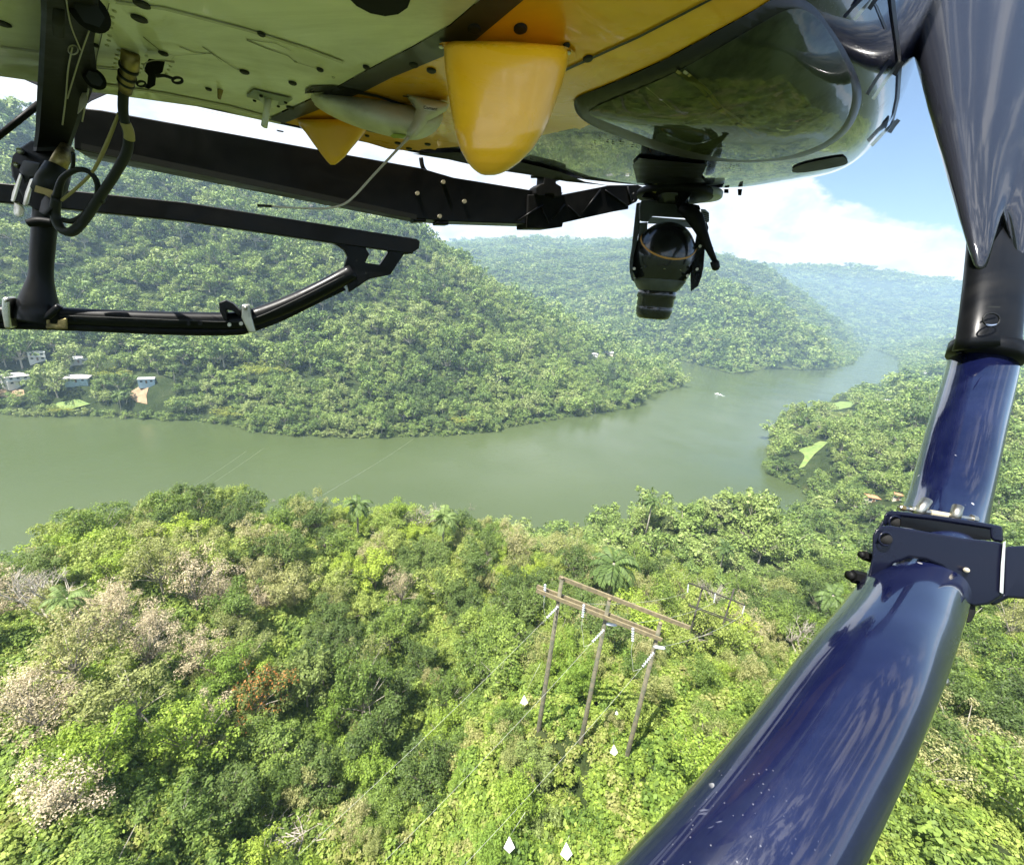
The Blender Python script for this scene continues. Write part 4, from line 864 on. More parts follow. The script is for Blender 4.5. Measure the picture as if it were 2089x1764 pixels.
fst = z2([(125, 175, 0), (447, 372, 0), (700, 358, 0), (1057, 377, 0), (1293, 147, 0), (1545, 147, 0), (1797, 239, 0), (1915, 312, 0), (30, 385, 0), (297, 447, 0), (283, 582, 0), (376, 670, 0), (602, 671, 0), (545, 692, 0), (705, 737, 0), (873, 778, 0), (1037, 784, 0), (228, 710, 0), (935, 808, 0), (960, 345, 0)])+z1([(860, 12, 0), (845, 101, 0), (10, 130, 0), (575, 262, 0), (992, 314, 0), (1490, 428, 0), (1268, 533, 0), (1780, 496, 0), (95, 415, 0)])
for (u, v, _) in fst: discs('fastener', [(u, v, rnd.choice([.0085, .0075, .006]) if v > 60 else .0105)], rubberg, .002, .0035)
for _r in z1([(695, 60), (683, 95), (678, 130), (672, 160), (665, 210), (660, 240), (650, 270), (720, 300), (712, 330), (706, 355), (700, 380), (690, 405), (890, 335), (870, 385), (858, 412), (845, 435), (1045, 370), (1035, 398), (1025, 420), (1012, 443), (1797, 370), (2028, 465)]): discs('rivet', [(_r[0], _r[1], .0028)], m_seam, .0015, .002)
discs('vent_hole', [(768, -26, .046)], dark, .0035, .0006); discs('vent_hole', [(443, 229, .045)], dark, .003, .0005)
rs = np.random.default_rng(3); pts_ = [(z3([(190+250*rs.random()**.8, 575+70*rs.random())])[0]) for _ in range(26)]+[z3([(690+160*rs.random(), 715+45*rs.random())])[0] for _ in range(26)]
discs('oil_specks', [(u, v, .0012+.0022*rs.random()) for u, v in pts_], matblack, .002, .0006, join=True)['kind'] = 'stuff'
scuff = mat('scuff_marks', (.18, .17, .10), rough=.7)
for pl, wd in [([(870, 215), (930, 265), (990, 312), (1060, 330)], 1.6), ([(1500, 235), (1620, 285), (1750, 330), (1800, 370), (1930, 410)], 1.8), ([(1230, 275), (1340, 350), (1430, 410), (1490, 428)], 1.5), ([(1090, 275), (1180, 310), (1290, 320), (1350, 370)], 1.2), ([(1290, 65 + 250), (1060, 330), (1040, 360)], 1.1), ([(1500, 230), (1680, 255), (1770, 300)], 1.3)]: strip('scuff_mark', z1(pl), [wd, .4], scuff, .0026)

# ---- solids
def stack(name, rows, d0, thick, m, parent=None, n=28, dfun=None, sup=2.2):
    """a fairing from horizontal slices: (v, left, right); closed, rounded towards the viewer and away"""
    V = []; 
    for (v, a, b_) in rows:
        d = d0 if dfun is None else dfun(v); cx_, w_ = (a+b_)/2, (b_-a)/2
        for j in range(n):
            t = j/n*2*math.pi; x = math.copysign(abs(math.cos(t))**(2/sup), math.cos(t)); y = math.copysign(abs(math.sin(t))**(2/sup), math.sin(t))
            V.append(at(cx_+w_*x, v, d)-_fw*0+(at(cx_, v, d+w_*d/FPX*thick*y)-at(cx_, v, d)))
    F = []
    for i in range(len(rows)-1):
        for j in range(n): F.append((i*n+j, i*n+(j+1) % n, (i+1)*n+(j+1) % n, (i+1)*n+j))
    F.append(tuple(range(n))); F.append(tuple((len(rows)-1)*n+j for j in range(n)))
    return hm(name, V, F, m, parent, smooth=True)
def resample(rows, k=26):
    rows = np.array(rows, float); v = rows[:, 0]; t = np.linspace(0, 1, k); t = 1-(1-t)**1.6; vv = v[0]+(v[-1]-v[0])*t; return [(x, np.interp(x, v, rows[:, 1]), np.interp(x, v, rows[:, 2])) for x in vv]
P0, _n = hit([(1030, 100), (680, 250)]); dB = float((P0[0]-CAM)@_fw); dS = float((P0[1]-CAM)@_fw)
def z2r(rows): return [(v*.3724, 486.25+a*.3724, 486.25+b_*.3724) for v, a, b_ in rows]
stack('fairing', resample(z2r([(226, 1170, 1500), (232, 1140, 1700), (245, 1129, 1770), (262, 1127, 1797), (300, 1127, 1807), (370, 1131, 1799), (480, 1146, 1768), (560, 1157, 1740), (650, 1172, 1708), (720, 1185, 1676), (820, 1216, 1610), (890, 1255, 1540), (925, 1285, 1490), (945, 1310, 1455), (956, 1330, 1425), (961, 1350, 1400)]), 44), dB-.02, .62, yel2)['label'] = 'large teardrop yellow fairing hanging down'
stack('fairing', resample(z2r([(655, 320, 735), (690, 335, 720), (730, 370, 690), (780, 405, 650), (820, 435, 615), (860, 465, 585), (890, 490, 550), (903, 505, 530)]), 22), dS, .5, yel2)['label'] = 'small pointed yellow fairing on the far side'
drape('fairing_flange', smooth_poly([(893, 82), (905, 76), (1000, 74), (1140, 82), (1172, 94), (1176, 118), (1150, 112), (1000, 92), (915, 98)], 1), yel2, .006, 10)
for q in ((900, 84), (960, 79), (1030, 79), (1100, 83), (1160, 97)): discs('fastener', [(q[0], q[1], .004)], steel, .0075, .002)
Pp, _n = hit([(760, 215)]); dP = float((Pp[0]-CAM)@_fw)
def puff(name, poly, dback, bulge, m, parent=None, step=7, pw=.5, rim=1.0):
    V, F = clipgrid(poly, step); dd = pdist(V, poly); mxd = dd.max(); k = (1-(1-np.clip(dd/mxd/rim, 0, 1))**2)**pw
    db = np.array([dback(u, v) if callable(dback) else dback for u, v in V]); n = len(V)
    W = [at(u, v, float(db[i]-bulge*k[i])) for i, (u, v) in enumerate(V)]+[at(u, v, float(db[i]+.004)) for i, (u, v) in enumerate(V)]
    FF = list(F)+[tuple(x+n for x in f[::-1]) for f in F]
    ed = {}
    for f in F:
        for a, b_ in zip(f, f[1:]+f[:1]): ed[(a, b_)] = 1
    for (a, b_) in list(ed):
        if (b_, a) not in ed: FF.append((b_, a, a+n, b_+n))
    return hm(name, W, FF, m, parent, smooth=True)
pod = puff('antenna_pod', smooth_poly(z2([(362, 500), (380, 484), (430, 478), (560, 484), (760, 520), (1000, 578), (1120, 608), (1125, 650), (1085, 722), (1000, 768), (920, 768), (780, 738), (600, 682), (460, 612), (385, 550)])), dP+.02, .085, podm, step=8)
drape('pod_gasket', z2([(362, 502), (366, 482), (400, 462), (520, 458), (760, 508), (960, 575), (940, 585), (760, 522), (560, 486), (400, 482)]), gasket, .004, 8)
puff('sticker', z2([(830, 745), (850, 732), (890, 733), (920, 745), (900, 758), (850, 758)]), dP-.035, .001, mat('green_sticker', (.35, .42, .05), rough=.5), parent=pod, step=5)
# whip antenna foot, with its maker's lettering, and the bent whip
ft = puff('antenna_foot', z2([(905, 514), (930, 512), (1140, 560), (1152, 575), (1140, 608), (1085, 640), (1040, 665), (1010, 700), (975, 748), (945, 765), (918, 745), (925, 715), (955, 655), (972, 600), (955, 555), (925, 535)]), dP-.055, .03, podm, step=6)
strip('foot_gasket', z2([(900, 508), (1000, 520), (1150, 560)]), 3, gasket, .006)
def ptube(name, pts, m, parent=None, n=12, sm=True, cat=3, pre=None):
    pts = list(pts); 
    if cat and len(pts) > 2:
        q = []; P = [Vector((a[0], a[1], a[2]*1000, a[3]*100)) for a in pts]; P = [P[0]*2-P[1]]+P+[P[-1]*2-P[-2]]
        for i in range(1, len(P)-2):
            for s in range(6):
                t = s/6; q.append(.5*((2*P[i])+(P[i+1]-P[i-1])*t+(2*P[i-1]-5*P[i]+4*P[i+1]-P[i+2])*t*t+(3*P[i]-P[i-1]-3*P[i+1]+P[i+2])*t**3))
        q.append(P[-2]); pts = [(a[0], a[1], a[2]/1000, a[3]/100) for a in q]
    P3_ = [tuple(at(u, v, d)) for u, v, d, w_ in pts]; R3_ = [max(1e-4, w_*d/FPX) for u, v, d, w_ in pts]
    if pre: b0 = np.array(P3_[0]); t0 = b0-np.array(P3_[3]); t0 /= np.linalg.norm(t0); P3_ = [tuple(b0+t0*s*(1-.5*s/pre)-HF*s*.5*s/pre) for s in np.linspace(pre, .05, 14)]+P3_; R3_ = [R3_[0]]*14+R3_
    V, F = tube_geo(P3_, R3_, n); return hm(name, V, F, m, parent, smooth=sm)
wh = ptube('antenna_whip', [p for p in z2([(930, 755, dP-.07, 3.6), (880, 810, dP-.08, 2.6), (740, 960, dP-.12, 2.3), (640, 1070, dP-.15, 2.1), (570, 1122, dP-.17, 2.0), (470, 1142, dP-.19, 1.9), (300, 1138, dP-.22, 1.8), (180, 1130, dP-.24, 1.8)])], wirem, n=8)
ptube('whip_tip', z2([(182, 1130, dP-.24, 2.6), (104, 1126, dP-.25, 2.6)]), rubber, parent=wh, n=8, cat=0)
def text_on(txt, u, v, d, size, m, parent, ang=0.0, tilt=.35):
    cu = bpy.data.curves.new('lettering', 'FONT'); cu.body = txt; cu.size = size; cu.extrude = .0003; cu.align_x = 'CENTER'; cu.align_y = 'CENTER'
    tmp = bpy.data.objects.new('tmp', cu); COL.objects.link(tmp); dg = bpy.context.evaluated_depsgraph_get(); me = bpy.data.meshes.new_from_object(tmp.evaluated_get(dg)); bpy.data.objects.remove(tmp)
    o = bpy.data.objects.new('lettering', me); COL.objects.link(o); o.parent = parent; me.materials.append(m)
    x = Vector(CX)*math.cos(ang)+Vector(CY)*math.sin(ang); y = Vector(CY)*math.cos(ang)-Vector(CX)*math.sin(ang); z = Vector(-_fw); p = Vector(tuple(at(u, v, d)-ORG))
    o.matrix_local = Matrix(((x.x, y.x, z.x, p.x), (x.y, y.y, z.y, p.y), (x.z, y.z, z.z, p.z), (0, 0, 0, 1))); return o
lb = puff('maker_label', z2([(1020, 575), (1085, 585), (1083, 615), (1018, 603)]), dP-.0865, .0006, whitep, parent=ft, step=8)
text_on('Comant', 486.25+1052*.3724, 594*.3724, dP-.0885, .0085, rubber, ft, ang=-.14)
# white stub antenna on its square plate, little probe, connectors
drape('antenna_plate', z1([(1498, 568), (1540, 528), (1782, 585), (1735, 622), (1690, 620), (1500, 575)]), mat('plate_grey', (.30, .32, .28), rough=.5), .005, 8, bulge=.004, brad=3)
Ps, _ = hit([(543, 197)]); dA = float((Ps[0]-CAM)@_fw)
sa = ptube('stub_antenna', z1([(1632, 582, dA-.006, 18*1.0), (1634, 596, dA-.012, 18)]), whitep, n=20, cat=0); ptube('antenna_rod', z1([(1634, 596, dA-.01, 6.5), (1608, 770, dA-.012, 6)]), whitep, parent=sa, n=14, cat=0)
for (x, y) in [(1545, 580), (1585, 551), (1735, 592), (1690, 615)]: u, v = z1([(x, y)])[0]; discs('screw', [(u, v, .0035)], rubber, .009, .003)
ptube('drain_probe', z1([(1345, 515, dA-.02, 6), (1340, 550, dA-.022, 5), (1334, 600, dA-.025, 3)]), brass, n=10, cat=0)
# ---- skid gear and beams on the far side
def slabL(name, pts, l, th_, m, parent=None, bv=.004):
    n = len(pts); A = [onL(u, v, l) for u, v in pts]; V = A+[p+HL*th_ for p in A]
    F = [tuple(range(n)), tuple(range(2*n-1, n-1, -1))]+[(i, (i+1) % n, (i+1) % n+n, i+n) for i in range(n)]
    o = hm(name, V, F, m, parent); return bev(o, bv) if bv else o
def slabD(name, pts, d, th_, m, parent=None, bv=.002):
    n = len(pts); A = [at(q[0], q[1], q[2] if len(q) > 2 else d) for q in pts]; w_ = sum(A)/n-CAM; w_ = w_/np.linalg.norm(w_); V = A+[p+w_*th_ for p in A]
    F = [tuple(range(n)), tuple(range(2*n-1, n-1, -1))]+[(i, (i+1) % n, (i+1) % n+n, i+n) for i in range(n)]
    o = hm(name, V, F, m, parent); return bev(o, bv) if bv else o
def dL(u, v, l): return float((onL(u, v, l)-CAM)@_fw)
def tubeL(name, pts, l, m, parent=None, n=20, cat=3): return ptube(name, [(u, v, dL(u, v, l), w_) for u, v, w_ in pts], m, parent, n, cat=cat)
lb_ = 1.72
slabL('camera_beam', [(150, 218), (205, 224), (860, 343), (925, 362), (1085, 388), (1150, 393), (1130, 412), (1148, 460), (918, 452), (850, 446), (150, 304)], lb_, .12, blackp)
slabL('beam_lip', [(165, 292), (560, 375), (850, 438), (850, 448), (560, 388), (165, 305)], lb_-.006, .006, rubberg, bv=0)
bt = slabL('beam_truss', z5([(760, 230), (960, 232), (1265, 172), (1440, 170), (1475, 185), (1430, 275), (1380, 300), (1380, 320), (1335, 325), (975, 405), (972, 430), (900, 440), (755, 438), (755, 400)]), lb_-.012, .10, matblack)
for a, b_ in [((700, 390), (850, 290)), ((840, 310), (885, 410)), ((905, 385), (985, 290)), ((1005, 300), (1080, 370)), ((1095, 345), (1205, 200)), ((1235, 205), (1370, 300)), ((1372, 180), (1395, 290))]:
    tubeL('truss_rib', z5([(a[0], a[1], 0), (b_[0], b_[1], 0)]) and [(p[0], p[1], 1.8) for p in z5([a, b_])], lb_-.014, blackp, parent=bt, n=8, cat=0)
for (x, y) in z5([(1405, 225), (1405, 270)]): tubeL('bolt', [(x, y, 3.2), (x+.6, y+.6, 3.2)], lb_-.02, rubber, parent=bt, n=8, cat=0)
for p in z5([(77, 222), (368, 272), (215, 364), (237, 152)]): slabL('bolt', [(p[0]+4*math.cos(t), p[1]+4.4*math.sin(t)) for t in np.arange(0, 6.28, .63)], lb_-.008, .008, wirem, bv=0)
for q in [[(52, 375), (132, 382), (130, 400), (52, 400)], [(192, 392), (272, 396), (272, 418), (192, 416)]]: slabL('beam_lug', z5(q), lb_, .05, blackp)
# hanger between nose and beam
hg = slabL('beam_hanger', z5([(808, 225), (808, 185), (835, 165), (855, 160), (858, 115), (818, 115), (818, 95), (975, 125), (975, 138), (935, 138), (932, 160), (965, 180), (970, 240), (925, 250), (915, 228), (868, 226), (860, 240), (820, 240)]), lb_-.03, .06, matblack)
tubeL('strut', z2([(1000, 865, 0), (1035, 940, 0), (1070, 985, 0)]) and [(p[0], p[1], 4.5) for p in z2([(1000, 865), (1010, 915), (1035, 950), (1080, 990)])], lb_+.05, matblack, n=8)
# skid
ls = 2.05
sk = tubeL('skid_tube', z4([(-120, 812, 17.5), (60, 815, 17.5), (600, 838, 17.5), (1050, 848, 17.5), (1180, 838, 17.5), (1300, 800, 17), (1430, 745, 16.5), (1560, 680, 16), (1680, 615, 16)]), ls, blackp, n=24)
tubeL('wear_shoe', z4([(-120, 862, 9), (300, 872, 9), (800, 893, 9), (1100, 895, 9), (1190, 882, 8), (1320, 840, 7), (1500, 755, 6), (1640, 690, 5)]), ls, matblack, parent=sk)
tubeL('skid_rib', z4([(285, 822, 1.2), (700, 838, 1.2), (1060, 852, 1.2), (1200, 838, 1.2), (1400, 752, 1.2), (1640, 632, 1.2)]), ls-.05, rubberg, parent=sk, n=6)
def hoop(name, pts, l, wd, m, parent):
    return tubeL(name, [(p[0], p[1], wd) for p in z4(pts)], l, m, parent, n=12)
for x, y0, y1, sl_ in ((20, 735, 885, 8), (1165, 770, 905, 30)):
    cl = slabL('clamp', z4([(x-14, y0), (x+24, y0), (x+26+sl_*.3, y0+60), (x+24+sl_, y1), (x-10+sl_, y1), (x-18, y0+60)]), ls-.06, .05, steel, parent=sk, bv=.006)
    slabL('clamp_bolt', z4([(x-4, y0+8), (x+12, y0+8), (x+12, y0+24), (x-4, y0+24)]), ls-.075, .02, steel, parent=sk)
slabL('skid_bracket', z4([(1045, 800), (1042, 760), (1075, 748), (1110, 765), (1145, 800), (1140, 828), (1110, 800), (1078, 795), (1085, 845), (1068, 845)]), ls-.06, .06, blackp, parent=sk)
slabL('skid_plate', z4([(215, 838), (235, 840), (235, 860), (270, 862), (272, 842), (318, 832), (320, 888), (215, 884)]), ls-.058, .01, brass, parent=sk)
for x, y in ((898, 860), (953, 860), (1092, 865), (1148, 860)): slabL('skid_bolt', [(p[0]+4.2*math.cos(t), p[1]+4.2*math.sin(t)) for p in z4([(x, y)]) for t in np.arange(0, 6.28, .7)], ls-.057, .01, steel if x > 1000 else rubber, parent=sk, bv=0)
# upper rail with the gusset joining the toe
rail = slabL('step_rail', [(-40, 372), (0, 373), (380, 413), (850, 487), (857, 492), (855, 507), (838, 518), (835, 517), (690, 498), (380, 452), (0, 413), (-40, 408)], ls-.02, .05, blackp)
gz = slabL('toe_gusset', z4([(1590, 478), (1660, 455), (1720, 462), (1760, 530), (1740, 570), (1810, 580), (1850, 520), (1850, 505), (1985, 500), (1965, 528), (1925, 530), (1860, 628), (1760, 648), (1665, 712), (1650, 660), (1640, 590), (1655, 540), (1640, 510)]), ls-.01, .035, blackp)
for x, y in ((1668, 652), (1745, 620), (1700, 560), (1930, 505)): slabL('gusset_bolt', [(p[0]+2.2*math.cos(t), p[1]+2.2*math.sin(t)) for p in z4([(x, y)]) for t in np.arange(0, 6.28, .8)], ls-.014, .006, rubberg, parent=gz, bv=0)
# rear leg down to the skid
tubeL('skid_leg', [(100, 395, 20), (92, 450, 19), (86, 520, 18), (84, 560, 18), (82, 585, 22), (80, 610, 28), (79, 632, 34), (78, 655, 36)], ls-.01, blackp)
tubeL('saddle_foot', z4([(110, 790, 6), (200, 838, 7), (285, 775, 6)]), ls-.05, blackp, n=10)
# the hydraulic arm in front of it
da = 1.02
tubeL('truss_tube', [(-30, 300, 5), (80, 212, 5.5)], 1.7, matblack, cat=0, n=10)
ad = lambda y: .50+.50*max(0, min(1, (y+60)/960.0))
AL = [(-60, 245), (90, 250), (300, 240), (560, 225), (800, 215), (920, 200)]; AR = [(-60, 600), (90, 600), (260, 570), (430, 590), (560, 560), (760, 480), (900, 430), (920, 400)]
V = []; ys = np.linspace(-60, 920, 40)
for y in ys:
    xl, xr = np.interp(y, *zip(*AL)), np.interp(y, *zip(*AR)); (ul, v_), (ur, _) = z1([(xl, y), (xr, y)]); d = ad(y)
    V += [at(ul, v_, d), at(ul*.9+ur*.1, v_, d-.012), at(ul*.1+ur*.9, v_, d-.012), at(ur, v_, d), at(ur, v_, d)+pray(ur, v_)*.05, at(ul, v_, d)+pray(ul, v_)*.05]
hm('cross_arm', V, [(i*6+j, i*6+(j+1) % 6, (i+1)*6+(j+1) % 6, (i+1)*6+j) for i in range(len(ys)-1) for j in range(6)]+[tuple(range(6)), tuple(len(V)-6+j for j in range(6))], matblack)
slabD('cross_tube', z1([(0, 395), (110, 420), (235, 440), (235, 525), (110, 470), (-60, 400), (-60, 370)]), da+.12, .06, blackp); slabD('cross_tube', z1([(540, 450), (600, 480), (720, 570), (650, 575), (560, 615), (520, 640)]), da+.12, .05, blackp)
for (x, y, r) in [(545, 75, 23), (575, 480, 13)]: u, v = z1([(x, y)])[0]; ptube('arm_bolt', [(u, v, ad(y)-.03, r), (u, v, ad(y)+.02, r)], rubberg, n=6, sm=False, cat=0); ptube('arm_washer', [(u, v, ad(y)-.015, r*1.4), (u, v, ad(y)+.02, r*1.4)], matblack, n=20, cat=0)
ptube('arm_slot', z1([(345, 20, ad(20)+.003, 12), (345, 190, ad(190)+.003, 12)]), dark, n=12, cat=0)
# release unit at its lower end
ru = slabD('release_unit', z10([(160, 740), (260, 640), (380, 560), (640, 560), (760, 560), (880, 660), (860, 800), (800, 860), (830, 900), (830, 1180), (700, 1250), (650, 1380), (560, 1440), (430, 1420), (300, 1300), (150, 1000), (130, 880)]), da-.02, .10, matblack, bv=.01)
slabD('block', z10([(230, 930), (290, 795), (510, 840), (440, 1025), (380, 1015), (310, 1100), (275, 985)]), da-.06, .05, rubberg, parent=ru, bv=.004)
for q in [[(245, 950), (280, 990), (205, 1250), (180, 1325), (130, 1310), (150, 1200)], [(375, 1020), (440, 1025), (400, 1170), (360, 1340), (300, 1380), (280, 1340), (310, 1200)]]: slabD('jaw', z10(q), da-.065, .03, steel, parent=ru, bv=.004)
slabD('hook', z10([(175, 1310), (215, 1290), (270, 1360), (310, 1400), (290, 1480), (240, 1510), (180, 1490), (165, 1440)]), da-.06, .04, steel, parent=ru, bv=.006)
for x, y, r in ((205, 860, 5), (250, 690, 6)): u, v = z10([(x, y)])[0]; ptube('cap_screw', [(u, v, da-.05, r), (u, v, da, r)], steel, parent=ru, n=12, cat=0)
ptube('actuator', z10([(830, 640, da-.04, 11), (760, 780, da-.05, 13), (690, 920, da-.05, 14)]), brass, parent=ru, n=16, cat=0); ptube('actuator_body', z10([(720, 900, da-.045, 20), (640, 1080, da-.05, 24), (560, 1220, da-.045, 22)]), rubberg, parent=ru, n=18, cat=0)
slabD('label_plate', z10([(440, 1110), (670, 1180), (660, 1290), (540, 1220), (420, 1190)]), da-.078, .004, brass, parent=ru, bv=0)
slabD('lug', z10([(510, 1300), (560, 1230), (660, 1280), (650, 1400), (560, 1480), (480, 1440)]), da-.07, .05, blackp, parent=ru)
tubeL('leg_clamp', z10([(340, 1580, 7), (480, 1560, 9), (660, 1580, 9)]), ls-.06, matblack, n=10)
slabD('push_rod', z1([(485, 600), (525, 510), (545, 520), (530, 640), (470, 700)]), ad(600)-.03, .02, wirem, bv=.003)
for q in [[(400, -20), (430, 150), (490, 305)], [(440, 290), (415, 420), (400, 600), (380, 760)], [(545, 180), (480, 370), (410, 600)], [(540, 540), (500, 740)]]: ptube('lockwire', z1([(x, y, ad(y)-.02, 1.3) for x, y in q]), wirem, n=6)
ptube('wire_ring', z1([(445+30*math.cos(t), 305+28*math.sin(t), ad(305)-.03, 1.2) for t in np.linspace(0, 6.28, 12)]), wirem, n=6)
# hoses
h0 = hd(266, 109, .01); hl = lambda y: h0+(.97-h0)*max(0, min(1, (y-325)/1000.0))
def hz(pts): return [(a[0], a[1], hl(a[1]/.3352), a[3]) for a in pts]
ptube('hose', [p for p in hz(z1([(760, 500, 1.0, 8), (750, 600, 1.02, 8.5), (752, 700, 1.04, 8.5), (780, 830, 1.06, 8.5), (770, 930, 1.08, 8.5), (700, 1060, 1.1, 8), (600, 1210, 1.12, 8), (520, 1330, 1.14, 8), (440, 1410, 1.15, 8.5), (370, 1390, 1.16, 8.5), (335, 1300, 1.17, 8.5), (345, 1200, 1.18, 8)]))], rubberg, n=16)
ptube('hose', hz(z1([(345, 1200, 1.18, 7), (380, 1090, 1.17, 5.5), (460, 1035, 1.16, 5), (540, 1045, 1.15, 5), (590, 1110, 1.14, 5), (590, 1200, 1.14, 5), (530, 1290, 1.15, 5), (450, 1345, 1.16, 5), (385, 1340, 1.17, 5)])), rubber, n=12)
ptube('hose', hz(z1([(445, 930, 1.17, 3.4), (445, 1000, 1.17, 3.4), (430, 1060, 1.17, 3.4)])), rubber, n=8)
ptube('hose_sleeve', hz(z1([(762, 745, 1.045, 9.2), (782, 800, 1.055, 9.4), (786, 845, 1.06, 9.4)])), sleeve, n=16)
ptube('hose_tie', hz(z1([(575, 1200, 1.10, 6), (630, 1225, 1.10, 6)])), rubber, n=10, cat=0)
ptube('signal_cable', hz(z1([(722, 690, 1.03, 2.6), (680, 800, 1.05, 3.2), (625, 930, 1.07, 3.4), (560, 1050, 1.09, 2.6), (460, 1150, 1.1, 2.6), (375, 1220, 1.12, 2.6)])), sleeve, n=8)
cn = ptube('hose_connector', hz(z1([(795, 325, .93, 15), (790, 400, .94, 15), (785, 405, .94, 13), (778, 460, .96, 13), (770, 470, .965, 14), (765, 510, .98, 13), (762, 560, 1.0, 10)])), brass, n=18, cat=0)
for x, y, w_ in ((783, 412, 16), (775, 462, 15), (766, 500, 14)): ptube('coupling_ring', hz(z1([(x+1, y-5, .945, w_), (x-1, y+8, .95, w_)])), rubberg, parent=cn, n=18, cat=0)
vd = hd(315, 125, .035)
ck = slabD('drain_valve', z1([(905, 358), (1005, 372), (990, 440), (950, 470), (945, 520), (905, 545), (870, 530), (895, 510), (900, 460), (875, 430), (890, 390)]), hd(315, 125, .03), .012, matblack, bv=.001)
ptube('valve_ring', z1([(1080+30*math.cos(t), 490+17*math.sin(t), vd, 2.4) for t in np.linspace(0, 6.28, 13)]), rubber, parent=ck, n=8); ptube('valve_lever', z1([(950, 465, vd, 3), (1000, 462, vd, 3), (1055, 480, vd, 2.6)]), rubber, parent=ck, n=8)
ptube('valve_ring', z1([(860+26*math.cos(t), 512+16*math.sin(t), vd, 2) for t in np.linspace(0, 6.28, 13)]), rubber, parent=ck, n=8); ptube('valve_wire', z1([(880, 430, vd, 1), (880, 390, vd, 1), (950, 368, vd, 1), (1060, 378, vd, 2)]), wirem, parent=ck, n=6)
# ---- nose camera ball on its yoke
GC = at(*z9([(528, 1000)])[0], 1.80); gs = .20393/FPX*1.80
gx = Vector(CX-HU*CX.dot(HU)).normalized(); gu = Vector(HU); gy = gu.cross(gx)
gimb = empty('camera_turret', (0, 0, 0)); gimb.parent = heli; gimb.location = tuple(GC-ORG)
def gl_(x, y, z): return GC+np.array(gx)*x+np.array(gy)*y+np.array(gu)*z
def lathe(name, prof, m, parent, n=40, c_=(0, 0, 0), ax=None):
    V = []; 
    for r, z in prof:
        for j in range(n): t = 2*math.pi*j/n; V.append(gl_(c_[0]+r*math.cos(t), c_[1]+r*math.sin(t), c_[2]+z))
    F = [(i*n+j, i*n+(j+1) % n, (i+1)*n+(j+1) % n, (i+1)*n+j) for i in range(len(prof)-1) for j in range(n)]+[tuple(range(n)), tuple((len(prof)-1)*n+j for j in range(n))]
    V = [np.array(v)-GC+ORG for v in V]; return hm(name, V, F, m, parent, smooth=True)
rB = 302*gs
ball = lathe('camera_ball', [(rB*math.cos(a), rB*math.sin(a)*1.06) for a in np.linspace(math.pi/2-.01, 0, 18)]+[(rB*math.cos(a), rB*math.sin(a)*1.35) for a in np.linspace(-.06, -.60, 9)], camblack, gimb)
lathe('ball_band', [(rB*math.cos(a)*k, rB*math.sin(a)*1.35+dz) for a, k, dz in ((-.55, 1.0, 0), (-.57, 1.015, 0), (-.80, 1.01, 0), (-.94, .99, 0), (-.97, .93, -.002))], camgrey, gimb)
lathe('lens_barrel', [(r_*rB, z_*rB) for r_, z_ in ((.60, -1.0), (.63, -1.14), (.645, -1.26), (.60, -1.31), (.61, -1.52), (.585, -1.56), (.605, -1.60), (.60, -1.72), (.57, -1.84), (.53, -1.93), (.46, -1.97), (.02, -1.93))], camblack, gimb)
for a in (-.2, .35, 1.1, -1.0):      # screws round the ball
    for zz in (-.42,):
        t = -math.pi/2+a; c_ = gl_(rB*.9*math.cos(t), rB*.9*math.sin(t), zz*rB); dr = np.array(c_)-GC; dr /= np.linalg.norm(dr)
        V_, F_ = tube_geo([tuple(GC+dr*rB*.99-GC+ORG), tuple(GC+dr*rB*1.035-GC+ORG)], .006, 8); hm('cap_screw', V_, F_, steel, gimb)
V = [];                                # orange ring round the top window of the ball, tipped towards the viewer
axr = (gu*.80-gy*.60).normalized(); e1 = gx; e2 = axr.cross(e1); k_ = .50
for j in range(48):
    t = 2*math.pi*j/48
    for rr, kk in ((1.012, k_), (1.012, k_-.045)):
        dd = axr*kk+(e1*math.cos(t)+e2*math.sin(t))*math.sqrt(1-kk*kk); dd = Vector((dd.x, dd.y, dd.z)); V.append(np.array(dd)*rB*rr*1.0+np.array(gu)*rB*.035+ORG)
hm('orange_ring', V, [(2*j, 2*j+1, (2*j+3) % 96, (2*j+2) % 96) for j in range(48)], orange, gimb, smooth=True)
def gslab(name, pts, d, th_, m, bv=.003):
    n = len(pts); A = [at(u, v, d) for u, v in z9(pts)]; w_ = sum(A)/n-CAM; w_ = w_/np.linalg.norm(w_); V = A+[p+w_*th_ for p in A]; V = [p-GC+ORG for p in V]
    F = [tuple(range(n)), tuple(range(2*n-1, n-1, -1))]+[(i, (i+1) % n, (i+1) % n+n, i+n) for i in range(n)]; return bev(hm(name, V, F, m, gimb), bv)
gslab('yoke', [(300, 440), (320, 430), (620, 432), (890, 480), (905, 560), (900, 640), (800, 640), (760, 612), (405, 590), (385, 650), (290, 640), (285, 500)], 1.72, .16, camgrey, .008)
gslab('yoke_underside', [(370, 665), (405, 595), (770, 625), (870, 640), (960, 660), (950, 690), (830, 712), (690, 690), (520, 668)], 1.74, .12, yokep)
gslab('yoke_arm', [(262, 460), (300, 450), (300, 620), (285, 760), (262, 880), (232, 1000), (225, 1150), (240, 1250), (215, 1225), (195, 1150), (192, 1050), (215, 900), (235, 700)], 1.76, .07, camgrey)
gslab('yoke_liner', [(290, 655), (375, 650), (370, 760), (300, 800), (272, 850), (285, 760)], 1.80, .04, yokep)
gslab('yoke_arm', [(880, 660), (965, 650), (985, 700), (950, 900), (935, 1100), (915, 1200), (880, 1290), (805, 1345), (802, 1180), (830, 1000), (850, 850)], 1.73, .07, camblack)
vents = gslab('yoke_vent', [(905, 515), (950, 520), (990, 555), (992, 640), (965, 660), (915, 600)], 1.745, .10, yokep)
